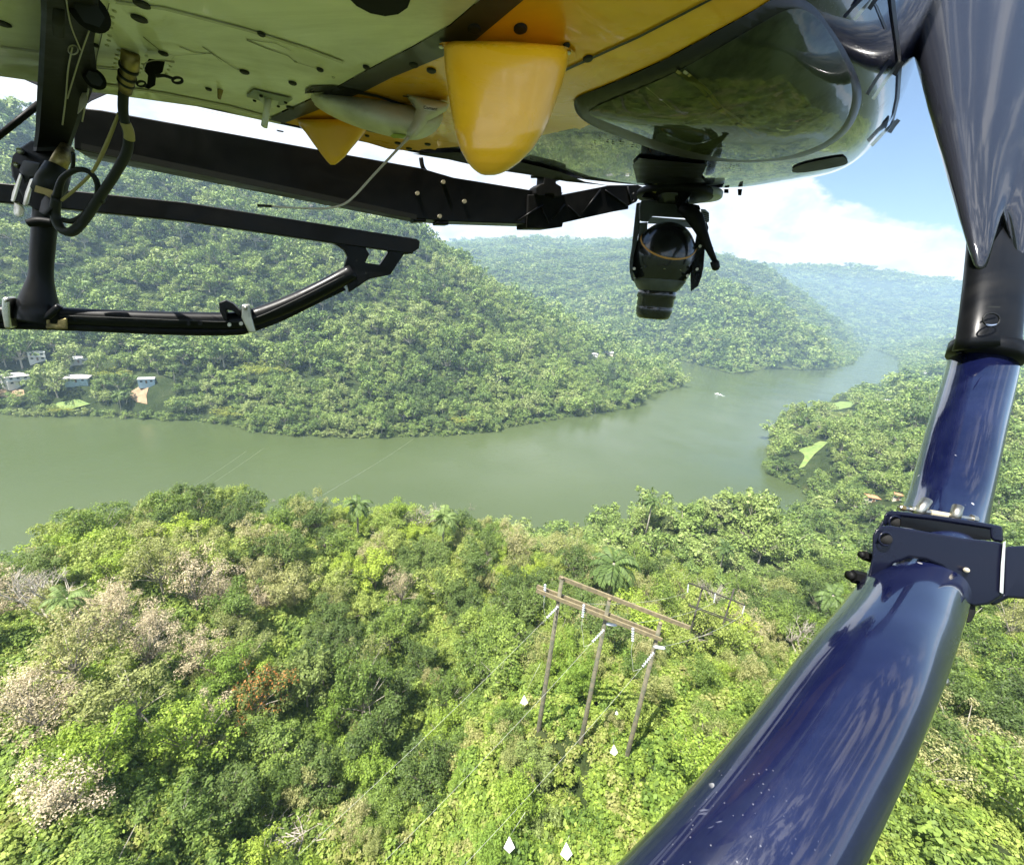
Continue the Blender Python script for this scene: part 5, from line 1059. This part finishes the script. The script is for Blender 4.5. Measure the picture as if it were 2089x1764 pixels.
for k in range(5): gslab('vent_slot', [(925, 545+k*20), (988, 562+k*20), (988, 570+k*20), (927, 553+k*20)], 1.742, .01, gasket, 0)
for x, y in ((900, 890), (870, 1120), (775, 1185), (240, 1115)): u, v = z9([(x, y)])[0]; q = [at(u, v, 1.715), at(u, v, 1.74)]; V_, F_ = tube_geo([tuple(p-GC+ORG) for p in q], .006, 10); hm('yoke_screw', V_, F_, steel, gimb)
lathe('mount_disc', [(.095, .268), (.10, .262), (.10, .245), (.095, .24)], yokep, gimb, c_=(.115, .05, 0)); lathe('mount_post', [(.07, .30), (.07, .20)], camblack, gimb, c_=(.0, .02, 0)); lathe('mount_disc', [(.15, .262), (.155, .255), (.155, .242), (.15, .236)], matblack, gimb, c_=(.02, .05, 0))
def z9t(name, pts, m, n=12, cat=3):
    V, F = tube_geo([tuple(at(*z9([(x, y)])[0], d)-GC+ORG) for x, y, d, w_ in pts], [w_*gs for x, y, d, w_ in pts], n); return hm(name, V, F, m, gimb, smooth=True)
z9t('probe_arm', [(700, 500, 1.66, 40), (800, 560, 1.65, 60), (860, 620, 1.65, 68), (905, 720, 1.65, 52), (960, 850, 1.655, 38), (1010, 960, 1.66, 28), (1045, 1035, 1.66, 22)], matblack); z9t('probe_tip', [(1030, 1035, 1.66, 30), (1050, 1065, 1.66, 38), (1060, 1110, 1.66, 34), (1062, 1128, 1.66, 20)], rubber)
gslab('probe_bracket', [(640, 180), (720, 150), (850, 190), (900, 260), (840, 330), (760, 440), (740, 540), (690, 545), (655, 470), (700, 400), (650, 300)], 1.67, .03, matblack)
gslab('probe_bracket', [(755, 455), (890, 480), (905, 520), (860, 560), (740, 530)], 1.655, .03, blackp)
gslab('mount_strut', [(490, 290), (530, 295), (640, 430), (600, 440)], 1.70, .02, blackp); gslab('mount_strut', [(310, 400), (390, 310), (490, 300), (420, 330), (410, 410)], 1.72, .03, blackp); gslab('mount_block', [(410, 300), (660, 290), (940, 330), (1100, 320), (1135, 340), (1090, 372), (900, 372), (640, 440), (430, 420)], 1.73, .12, matblack)
z9t('yellow_grease_cap', [(400, 315, 1.69, 14), (462, 345, 1.69, 16)], sleeve); slabD('nose_lug', z9([(1140, 318), (1185, 318), (1185, 360), (1138, 358)]), 1.80, .02, blackp); slabD('nose_lug', z9([(1275, 318), (1322, 318), (1312, 384), (1278, 382)]), 1.80, .02, blackp)

# ---- the near skid: big blue tube, clamp, upper tube, leg fairing
nt_ = ptube('near_skid_tube', [(1150, 2200, .21, 175), (1330, 1990, .23, 158), (1520, 1760, .255, 141), (1655, 1560, .29, 121), (1758, 1395, .33, 104), (1826, 1280, .39, 88), (1872, 1190, .46, 76), (1896, 1130, .50, 70), (1917, 1075, .54, 65), (1935, 1015, .575, 60), (1967, 883, .64, 56), (2000, 760, .72, 51.5), (2008, 700, .75, 50)], navy2, n=64, pre=1.4); nt_.name = 'skid_tube'; nt_['label'] = 'glossy blue near skid tube'
# paint chips and screws on it
def on_tube(u, v, d, r, m, name, parent, k=7, el_=1.0, ang=0):
    q = [at(u+math.cos(t)*r*el_*math.cos(ang)-math.sin(t)*r*math.sin(ang), v+math.cos(t)*r*el_*math.sin(ang)+math.sin(t)*r*math.cos(ang), d) for t in np.linspace(0, 6.28, k, endpoint=False)]
    return q
sh = slabD('upper_clamp_plate', z6([(1258, 145), (1262, 95), (1275, 78), (1300, 70), (1500, 92), (1700, 120), (1832, 145), (1836, 225), (1780, 215), (1774, 195), (1770, 160), (1500, 118), (1345, 100), (1335, 130), (1300, 142)]), .485, .008, clampp, bv=.003); sh.name = 'clamp_bracket'; sh['label'] = 'back plate of the clamp bracket'
ARCH = [(1190, 360), (1205, 290), (1208, 190), (1222, 160), (1250, 143), (1290, 140), (1440, 165), (1640, 200), (1780, 215), (1835, 225), (1832, 478), (1765, 520), (1690, 530), (1618, 480), (1605, 420), (1585, 380), (1540, 338), (1460, 305), (1385, 295), (1310, 322), (1250, 375), (1205, 440), (1185, 460), (1175, 420)]
fb = slabD('clamp_bracket', z6(ARCH), .425, .010, clampp, bv=.003); fb['label'] = 'front plate of the clamp bracket'
slabD('clamp_side', z6([(1775, 218), (1836, 226), (1838, 480), (1780, 500)]), .436, .05, clampp, parent=fb, bv=.002); slabD('clamp_side', z6([(1208, 190), (1262, 110), (1262, 330), (1205, 420)]), .436, .045, clampp, parent=fb, bv=.002)
slabD('clamp_floor', z6([(1345, 100), (1500, 118), (1770, 160), (1775, 214), (1640, 198), (1440, 163), (1345, 148)]), .476, .003, blackp, parent=fb, bv=0)
for (x, y, r, dd) in ((1270, 205, 26, .421), (1315, 125, 24, .481)):
    u, v = z6([(x, y)])[0]; ptube('lug_hole', [(u, v, dd, r*.42663), (u, v, dd+.004, r*.42663)], meadow if False else dark, parent=fb, n=20, cat=0); ptube('lug_rim', [(u+r*.5*math.cos(t), v+r*.5*math.sin(t), dd-.001, 2.2) for t in np.linspace(0, 6.28, 13)], clampp, parent=fb, n=8)
for (x, y, r) in ((1190, 290, 30), (1150, 390, 42)):
    u, v = z6([(x, y)])[0]; r *= .42663; ptube('clamp_bolt', [(u-r*.9, v-3, .44, r*.75), (u+r*1.2, v+6, .44, r*.75)], matblack, parent=fb, n=6, sm=False, cat=0); ptube('clamp_bolt', [(u-r*1.4, v-5, .44, r*.5), (u-r*.8, v-3, .44, r*.5)], matblack, parent=fb, n=12, cat=0)
slabD('clamp_ear', z6([(1180, 400), (1240, 380), (1215, 455), (1185, 462), (1165, 440)]), .438, .03, matblack, parent=fb); slabD('clamp_ear', z6([(1618, 470), (1700, 470), (1702, 560), (1680, 605), (1630, 612), (1608, 590)]), .43, .04, matblack, parent=fb)
ob = slabD('outer_block', z6([(1840, 240), (1990, 235), (2030, 500), (1860, 488), (1780, 530), (1760, 500), (1836, 470)]), .44, .12, clampp, bv=.004); slabD('edge_strip', z6([(1832, 222), (1846, 214), (1834, 470), (1816, 462), (1822, 330)]), .423, .01, yokep, parent=fb, bv=.001)
bl_ = rg(1264.3, 1011.4, .42663)
ptube('lug_screw', z6([(1658, 354, .421, 5.0), (1658, 354, .426, 5.0)]), wirem, parent=fb, n=14, cat=0)
# long silver adjusting screw across the top
sc_ = ptube('adjusting_screw', z6([(1335, 55, .50, 4.6), (1480, 78, .50, 4.6), (1600, 98, .50, 4.6), (1710, 112, .50, 4.6)]), steel, n=14)
for x in range(1485, 1590, 9): u, v = z6([(x, 80+(x-1480)*.17)])[0]; ptube('screw_thread', [(u, v, .50, 6.6), (u+1.3, v+.3, .50, 6.6)], wirem, parent=sc_, n=12, cat=0)
for q, w_ in (([(1425, 85), (1470, 20)], 9), ([(1600, 110), (1618, 50)], 9)): ptube('screw_pivot', z6([(q[0][0], q[0][1], .495, w_), (q[1][0], q[1][1], .50, w_)]), steel, parent=sc_, n=16, cat=0)
for x, y, w_ in ((1395, 62, 7), (1690, 108, 8), (1350, 57, 6)): u, v = z6([(x, y)])[0]; ptube('screw_nut', [(u-4, v-1, .50, w_), (u+4, v+1, .50, w_)], steel if x != 1350 else brass, parent=sc_, n=6, sm=False, cat=0)
for (x, y, d, r) in ((1572, 745, .355, 9), (1542, 878, .325, 11), (1560, 790, .345, 7)): u, v = z6([(x, y)])[0]; ptube('tube_bolt', [(u-3, v, d+.012, r), (u+5, v+1, d+.012, r*.9)], steel, parent=nt_, n=14, cat=0)
for (x, y) in ((1095, 585), (1030, 690)): u, v = z6([(x, y)])[0]; ptube('tube_bolt', [(u-8, v-6, .40, 8), (u+14, v+12, .40, 13)], matblack, parent=nt_, n=6, sm=False, cat=0)
# collar above, lower leg with its drain hole, and the broad leg fairing
ptube('leg_collar', z8([(1128, 560, .715, 56), (1140, 530, .715, 57), (1150, 495, .715, 57)]), blackp, n=40, cat=0)
def leg(name, rows, m, thick=.6, n=40, sup=2.4, notch=0):
    V = []
    for (u, v, d, w_) in rows:
        for j in range(n):
            t = j/n*2*math.pi; x = math.copysign(abs(math.cos(t))**(2/sup), math.cos(t)); y = math.copysign(abs(math.sin(t))**(2/sup), math.sin(t)); vv = rows[-1][1]+(v-rows[-1][1])*(1-notch*(1-x*x)**1.5); dd = float(np.interp(vv, [q[1] for q in rows[::-1]], [q[2] for q in rows[::-1]])) if notch else d; V.append(at(u, vv, dd)+CX*w_*d/FPX*x+_fw*w_*d/FPX*thick*y)
    F = [(i*n+j, i*n+(j+1) % n, (i+1)*n+(j+1) % n, (i+1)*n+j) for i in range(len(rows)-1) for j in range(n)]+[tuple(range(n)), tuple((len(rows)-1)*n+j for j in range(n))]
    return hm(name, V, F, m, smooth=True)
lg = leg('near_leg', [(2014, 712, .70, 60), (2016, 690, .70, 56), (2022, 640, .71, 55), (2030, 574, .74, 55), (2036, 500, .78, 54), (2045, 300, .92, 52), (2050, 0, 1.15, 50)], blackp, .55); lg.name = 'skid_leg'; lg['label'] = 'lower end of the near leg with drain hole'
whm = mat('painted_daylight', (.75, .8, .9), rough=.2, metal=1)  # pale colour painted in for the daylight in the drain hole
u, v = z8([(1168, 383)])[0]; slabD('hole_daylight', [(u+12*math.cos(t), v+4.5+6*math.sin(t)*(-1 if math.sin(t) < 0 else .35)) for t in np.linspace(0, 6.28, 18, endpoint=False)], .668, .002, whm, parent=lg, bv=0); ptube('hole_rim', [(u+17*math.cos(t), v-3+13*math.sin(t), .669, 1.6) for t in np.linspace(0, 6.28, 14)], rubber, parent=lg, n=6)
slabD('drain_slot', z8([(1145, 312), (1210, 315), (1208, 322), (1143, 320)]), .672, .002, rubberg, parent=lg, bv=0)
for x, y in ((1020, 530), (990, 618), (1262, 570), (1248, 660)): u, v = z8([(x, y)])[0]; ptube('leg_bolt', [(u-4, v, .72, 5), (u+4, v, .72, 5)], blackp, parent=lg, n=8, cat=0)
fr = leg('leg_fairing', [(2036, 556, .735, 34), (2036, 540, .74, 46), (2038, 500, .755, 60), (2042, 440, .785, 80), (2046, 370, .83, 102), (2050, 290, .88, 126), (2054, 215, .94, 148), (2056, 120, 1.02, 172), (2056, 0, 1.12, 200), (2056, -150, 1.26, 225)], paint('leg_fairing_paint', (.014, .015, .020), .12, .8), .42, sup=2.0, notch=.17)
strip_ = None
# ================================================================ power line
wood = mat('weathered_pole_wood', (.15, .13, .085), rough=.9, noise=(2.5, (.07, .08, .05), .4, .65), bump=(14, .5, .02)); beamw = mat('crossarm_wood', (.27, .22, .12), rough=.85, noise=(3, (.16, .13, .08), .4, .65), bump=(12, .4, .02))
poled = mat('dark_pole_wood', (.05, .045, .035), rough=.9); porc = mat('white_insulator', (.55, .58, .62), rough=.25); porcg = mat('grey_insulator_cap', (.18, .22, .28), rough=.4); cable = mat('power_cable', (.48, .49, .42), rough=.5); markm = mat('white_marker', (.85, .85, .83), rough=.6)
z7 = rg(972.5, 1118.4, .366)
def wm_(name, V, F, m, e, smooth=True):
    o_ = np.array(e.location); return mesh_np(name, [tuple(np.asarray(tuple(v))-o_) for v in V], F, m, e, smooth)
def vpole(base, vtop):
    """height of an upright pole so that its top shows at this level"""
    lo, hi = 1.0, 60.0
    for _ in range(40):
        mid = (lo+hi)/2; lo, hi = (mid, hi) if proj(base+np.array([0, 0, mid]))[1] > vtop else (lo, mid)
    return lo
pole_px = [((345, 1010), (485, 165)), ((578, 1090), (755, 285)), ((825, 1205), (1040, 418))]
PB = [at(*z7([b_])[0], 36.0) for b_, t in pole_px]; PB = [np.array([p[0], p[1], p[2]]) for p in PB]; PHt = [vpole(PB[i], z7([pole_px[i][1]])[0][1]) for i in range(3)]
TOP = [PB[i]+np.array([0, 0, PHt[i]]) for i in range(3)]; print('pole heights', PHt)
fr1 = empty('power_pole_frame', tuple(PB[1])); tag(fr1, 'three-pole wooden power frame with double crossbeam standing in the vines', 'power pole')
for i in range(3):
    V, F = tube_geo([PB[i]-np.array([0, 0, 4]), PB[i], TOP[i]], [.22, .20, .15], 12); wm_('pole', V, F, wood, fr1)
    V, F = tube_geo([TOP[i]-np.array([0, 0, .0]), TOP[i]+np.array([0, 0, .12])], [.17, .12], 10); wm_('pole_cap', V, F, beamw, fr1)
ax = TOP[2]-TOP[0]; ax[2] = 0; axl = np.linalg.norm(ax); ax /= axl; bk = np.array([-ax[1], ax[0], 0])
if bk[1] < 0: bk = -bk
def beam(name, a, b_, w_, h_, m, e):
    a = np.array(a); b_ = np.array(b_); t = (b_-a)/np.linalg.norm(b_-a); s = np.cross(t, [0, 0, 1]); s /= np.linalg.norm(s); u = np.cross(s, t)
    V = [p+s*w_*i/2+u*h_*j/2 for p in (a, b_) for i, j in ((-1, -1), (1, -1), (1, 1), (-1, 1))]
    return wm_(name, V, [(0, 1, 2, 3), (7, 6, 5, 4), (0, 4, 5, 1), (1, 5, 6, 2), (2, 6, 7, 3), (3, 7, 4, 0)], m, e, False)
dn = np.array([0, 0, 1.0])
l0 = TOP[0]-dn*1.25; l2 = TOP[2]-dn*1.25
for s in (-1, 1): beam('crossbeam', l0-ax*1.75+bk*.24*s, l2+ax*.3+bk*.24*s, .12, .30, beamw, fr1)
beam('crossbeam', TOP[0]+bk*.2-ax*.2-dn*.12, TOP[2]+bk*.2+ax*2.2-dn*.12, .14, .32, beamw, fr1)
def string(name, a, b_, n, e, r=.105):
    """a string of insulator discs between two points"""
    V, F = [], []; a = np.array(a); b_ = np.array(b_); L0 = np.linalg.norm(b_-a); prof = []
    for k in range(n):
        z = (k+.5)/n; h = .5/n; prof += [(z-h*.95, .02), (z-h*.5, .03), (z-h*.2, r), (z+h*.2, r*.95), (z+h*.3, .03)]
    V, F = tube_geo([a+(b_-a)*z for z, _ in prof], [q for _, q in prof], 10); return wm_(name, V, F, porc, e)
WIRES = []
def wire(label, pts, r=.012, group=None, sag=0, name='power_line'):
    P = [np.array(p, float) for p in pts]
    if sag:
        a, b_ = P[0], P[-1]; P = [a+(b_-a)*t-dn*sag*4*t*(1-t) for t in np.linspace(0, 1, 24)]
    e_loc = P[0]; V, F = tube_geo(P, r, 5); o = mesh_np(name, [tuple(np.asarray(tuple(v))-e_loc) for v in V], F, cable, None, True); o.location = tuple(e_loc); tag(o, label, 'cable', group); return o
for i, (hx, sx0, sx1, far_) in enumerate([(((382, 198), (377, 270)), (455, 322), (388, 390), (-1000, 1713)), (((598, 310), (590, 385)), (710, 452), (642, 524), (-520, 1748)), (((871, 440), (869, 520)), (988, 578), (922, 662), (-70, 1765))]):
    d0 = float(proj(l0+ax*(i*axl/2))[2]); h0 = z7([hx[0]])[0]; h1 = z7([hx[1]])[0]; string('hanging_insulator', at(*h0, d0-.2), at(*h1, d0+.1), 6, fr1)
    a = at(*z7([sx0])[0], d0+.3); b_ = at(*z7([sx1])[0], d0-.6); st_ = string('strain_insulator', a, b_, 7, fr1, .10)
    V, F = tube_geo([TOP[i]-dn*2.6 if i != 9 else a, a], .02, 6); wm_('strain_link', V, F, cable, st_)
    bell = at(*z7([((495, 300), (752, 424), (1020, 552))[i]])[0], d0+.6); V, F = tube_geo([bell-ax*.45, bell-ax*.3, bell+ax*.25, bell+ax*.4], [.04, .12, .12, .06], 12); wm_('end_bell', V, F, porc, fr1)
    far = at(*z7([far_])[0], 26.0); wire(['uppermost thin cable running down left from the three-pole frame', 'middle thin cable running down left from the three-pole frame', 'lowest thin cable running down left across the vines from the frame'][i], [b_, far], r=.008, sag=.3)
    j0 = at(*h1, d0+.1); V, F = tube_geo([tuple(j0), tuple(j0-dn*.9+ax*.05), tuple(j0-dn*1.6+ax*.25), tuple((j0+b_)/2-dn*1.6), tuple(b_-dn*.1)], .012, 5); wm_('jumper_cable', V, F, cable, fr1)
# second frame
B2 = [at(*z7([q])[0], d) for q, d in (((1260, 215), 61.0), ((1435, 225), 61.0))]
fr2 = empty('power_pole_frame', tuple(B2[0]-dn*17)); tag(fr2, 'dark two-pole power frame with two crossarms behind the three-pole one', 'power pole')
for t in B2: V, F = tube_geo([t-dn*18, t], [.16, .12], 10); wm_('pole', V, F, poled, fr2)
def px_beam(name, p, q, d, e, w_=.14): beam(name, at(*z7([p])[0], d), at(*z7([q])[0], d), w_, w_*1.4, poled, e)
px_beam('crossarm', (1180, 190), (1497, 317), 60.7, fr2, .12)
px_beam('crossarm', (1180, 312), (1432, 402), 60.6, fr2, .09); px_beam('crossarm', (1182, 320), (1430, 411), 61.2, fr2, .09)
for (x, y, x2, y2) in ((1180, 200, 1175, 245), (1330, 250, 1322, 302), (1492, 320, 1480, 365)): string('insulator', at(*z7([(x, y)])[0], 60.5), at(*z7([(x2, y2)])[0], 60.5), 6, fr2, .11)
for (x, y, x2, y2, nm) in ((497, 302, 1180, 245, 'left'), (752, 424, 1330, 300, 'middle'), (1022, 550, 1490, 365, 'right')):
    wire({'left': 'thin cable linking the left poles of the two power frames', 'middle': 'thin cable linking the middle of the three-pole frame to the second frame', 'right': 'thin cable linking the right poles of the two power frames'}[nm], [at(*z7([(x, y)])[0], float(proj(TOP[0])[2])+1), at(*z7([(x2, y2)])[0], 60.5)], r=.016, sag=.8)
# small frames far off on the right bank
def far_frame(u0, v0, u1, v1, d, label):
    e = empty('power_pole_frame', tuple(at(u0, v1, d))); tag(e, label, 'power pole'); tops = [at(u0, v0, d), at(u1, v0+3, d)]
    for t in tops: V, F = tube_geo([t-dn*16, t], [.3, .25], 6); wm_('pole', V, F, poled, e)
    a = tops[0]; b_ = tops[1]; beam('crossarm', a-(b_-a)*.4-dn*1.5, b_+(b_-a)*.4-dn*1.5, .3, .4, poled, e)
far_frame(1664, 848, 1675, 868, 430, 'tiny distant power frame standing at the water side of the right bank')
far_frame(1650, 915, 1661, 930, 330, 'tiny power frame standing in the green meadow of the right bank')
far_frame(305, 1040, 311, 1060, 112, 'small pale pole pair on the crest at the left above the water')
for a, b_, lab in (((308, 1048, 112), (545, 888, 325), 'faint upper cable crossing the lake to the far shore'), ((330, 1052, 110), (575, 886, 322), 'faint second cable crossing the lake beside the upper one'), ((640, 1020, 105), (850, 890, 300), 'faint cable crossing the lake right of the pair'), ((-60, 1135, 105), (82, 1112, 90), 'faint cable over the water at the left edge')):
    wire(lab, [at(*a), at(*b_)], r=.022 if b_[2] > 200 else .014, sag=1.0 if b_[2] > 200 else .2)
# white cone markers low on the guy cables
for k, (x, y, s, gx_, gy_, lab) in enumerate([(265, 842, 1.25, 355, 640, 'white cone marker left of the leftmost pole'), (765, 1118, 1.1, 762, 1060, 'white cone marker between the middle and right poles'), (182, 1640, 1.3, 270, 1470, 'white cone marker lowest left below the poles'), (500, 1675, 1.35, 515, 1600, 'white cone marker at the bottom beside the blue tube'), (780, 914, .5, 782, 890, 'tiny white marker behind the middle pole')]):
    u, v = z7([(x, y)])[0]; dd = float(proj(solve_px(u, v, 3.2)+np.array([0, 0, 3.2]))[2])-.6; p = at(u, v, dd); r = s*.40; c0 = p+CY*r*.8; V, F = tube_geo([c0, p-CY*r*.6], [.02, r*.72], 4); o = mesh_np('guy_marker', [tuple(np.asarray(tuple(q))-p) for q in V], F, markm, None); o.location = tuple(p); tag(o, lab, 'marker')
    wire('thin guy cable above the '+lab.replace(' marker', ''), [at(*z7([(gx_, gy_)])[0], dd-.6), c0], r=.012, name='guy_cable')
# boat with its wake, and scattered debris
bp_ = atZ(1463, 805, 0); foam = mat('foam', (.8, .82, .82), rough=.7)
bt_ = empty('motor_boat', tuple(bp_)); tag(bt_, 'small white boat throwing up spray in the middle of the lake', 'boat'); Lb = 7.0
V = []; 
for x, w_, z0, z1_ in ((-3.5, 1.1, .0, .9), (-1, 1.25, -.1, .95), (1.5, 1.0, 0, 1.05), (3.6, .05, .5, 1.3)): V += [(x, -w_, z1_), (x, -w_*.6, z0), (x, w_*.6, z0), (x, w_, z1_)]
mesh_np('hull', V, [(i*4+j, i*4+j+1, i*4+j+5, i*4+j+4) for i in range(3) for j in range(3)]+[(0, 1, 2, 3), (12, 15, 14, 13)]+[(i*4, i*4+4, i*4+7, i*4+3) for i in range(3)], markm, bt_)
box('cabin', -1.2, .8, -.7, .7, .9, 2.3, markm, bt_); bt_.rotation_euler.z = 2.3
g = random.Random(4); V, F = [], []
for k in range(70):
    t = g.random(); a = g.uniform(-.35, .35); x = -3.5-t*6; y = a*(-x)*.9; s = .5*(1-t)+.15; n0 = len(V); zz = g.random()*2.2*(1-t); V += [(x-s, y, zz), (x, y-s, zz+.1), (x+s, y, zz+.2), (x, y+s, zz+.1)]; F.append((n0, n0+1, n0+2, n0+3))
mesh_np('spray', V, F, foam, bt_)
# cut branches lying in the lower middle
g = random.Random(11); cut = []
p0 = solve_px(590, 1700, .4)
e = empty('brush_pile', tuple(p0)); tag(e, 'heap of pale cut branches lying at the bottom of the slope', 'branches'); V, F = [], []
for k in range(70):
    a = g.gauss(.5, .8); ln = g.uniform(1.0, 3.2); c_ = Vector((g.gauss(0, 1.7), g.gauss(0, 1.3), 0)); c_.z = float(ground([(p0[0]+c_.x, p0[1]+c_.y)])[0])-p0[2]+g.uniform(.7, 1.5); d_ = Vector((math.cos(a), math.sin(a), g.uniform(-.15, .25)))*ln*.5; tube_geo([c_-d_, c_+Vector((0, 0, .1)), c_+d_], [.045, .035, .012], 5, V, F)
mesh_np('branches', V, F, palebark, e)
# ---------------------------------------------------------------- air
def haze():
    m = bpy.data.materials.new('air'); m.use_nodes = True; nt = m.node_tree; nt.nodes.clear(); o = N(nt, 'ShaderNodeOutputMaterial'); v = N(nt, 'ShaderNodeVolumePrincipled')
    v.inputs['Color'].default_value = (.54, .75, 1.0, 1); v.inputs['Density'].default_value = HAZE; v.inputs['Anisotropy'].default_value = 0.1
    L_(nt, v.outputs[0], o.inputs['Volume'])
    try: m.volume_intersection_method = 'FAST'
    except Exception: pass
    h = box('haze', -9500, 9500, -9500, 9500, -40, 430, m, None); h['kind'] = 'stuff'; h['label'] = 'pale bluish haze in the air over the valley'
HAZE = 0.00021
haze()
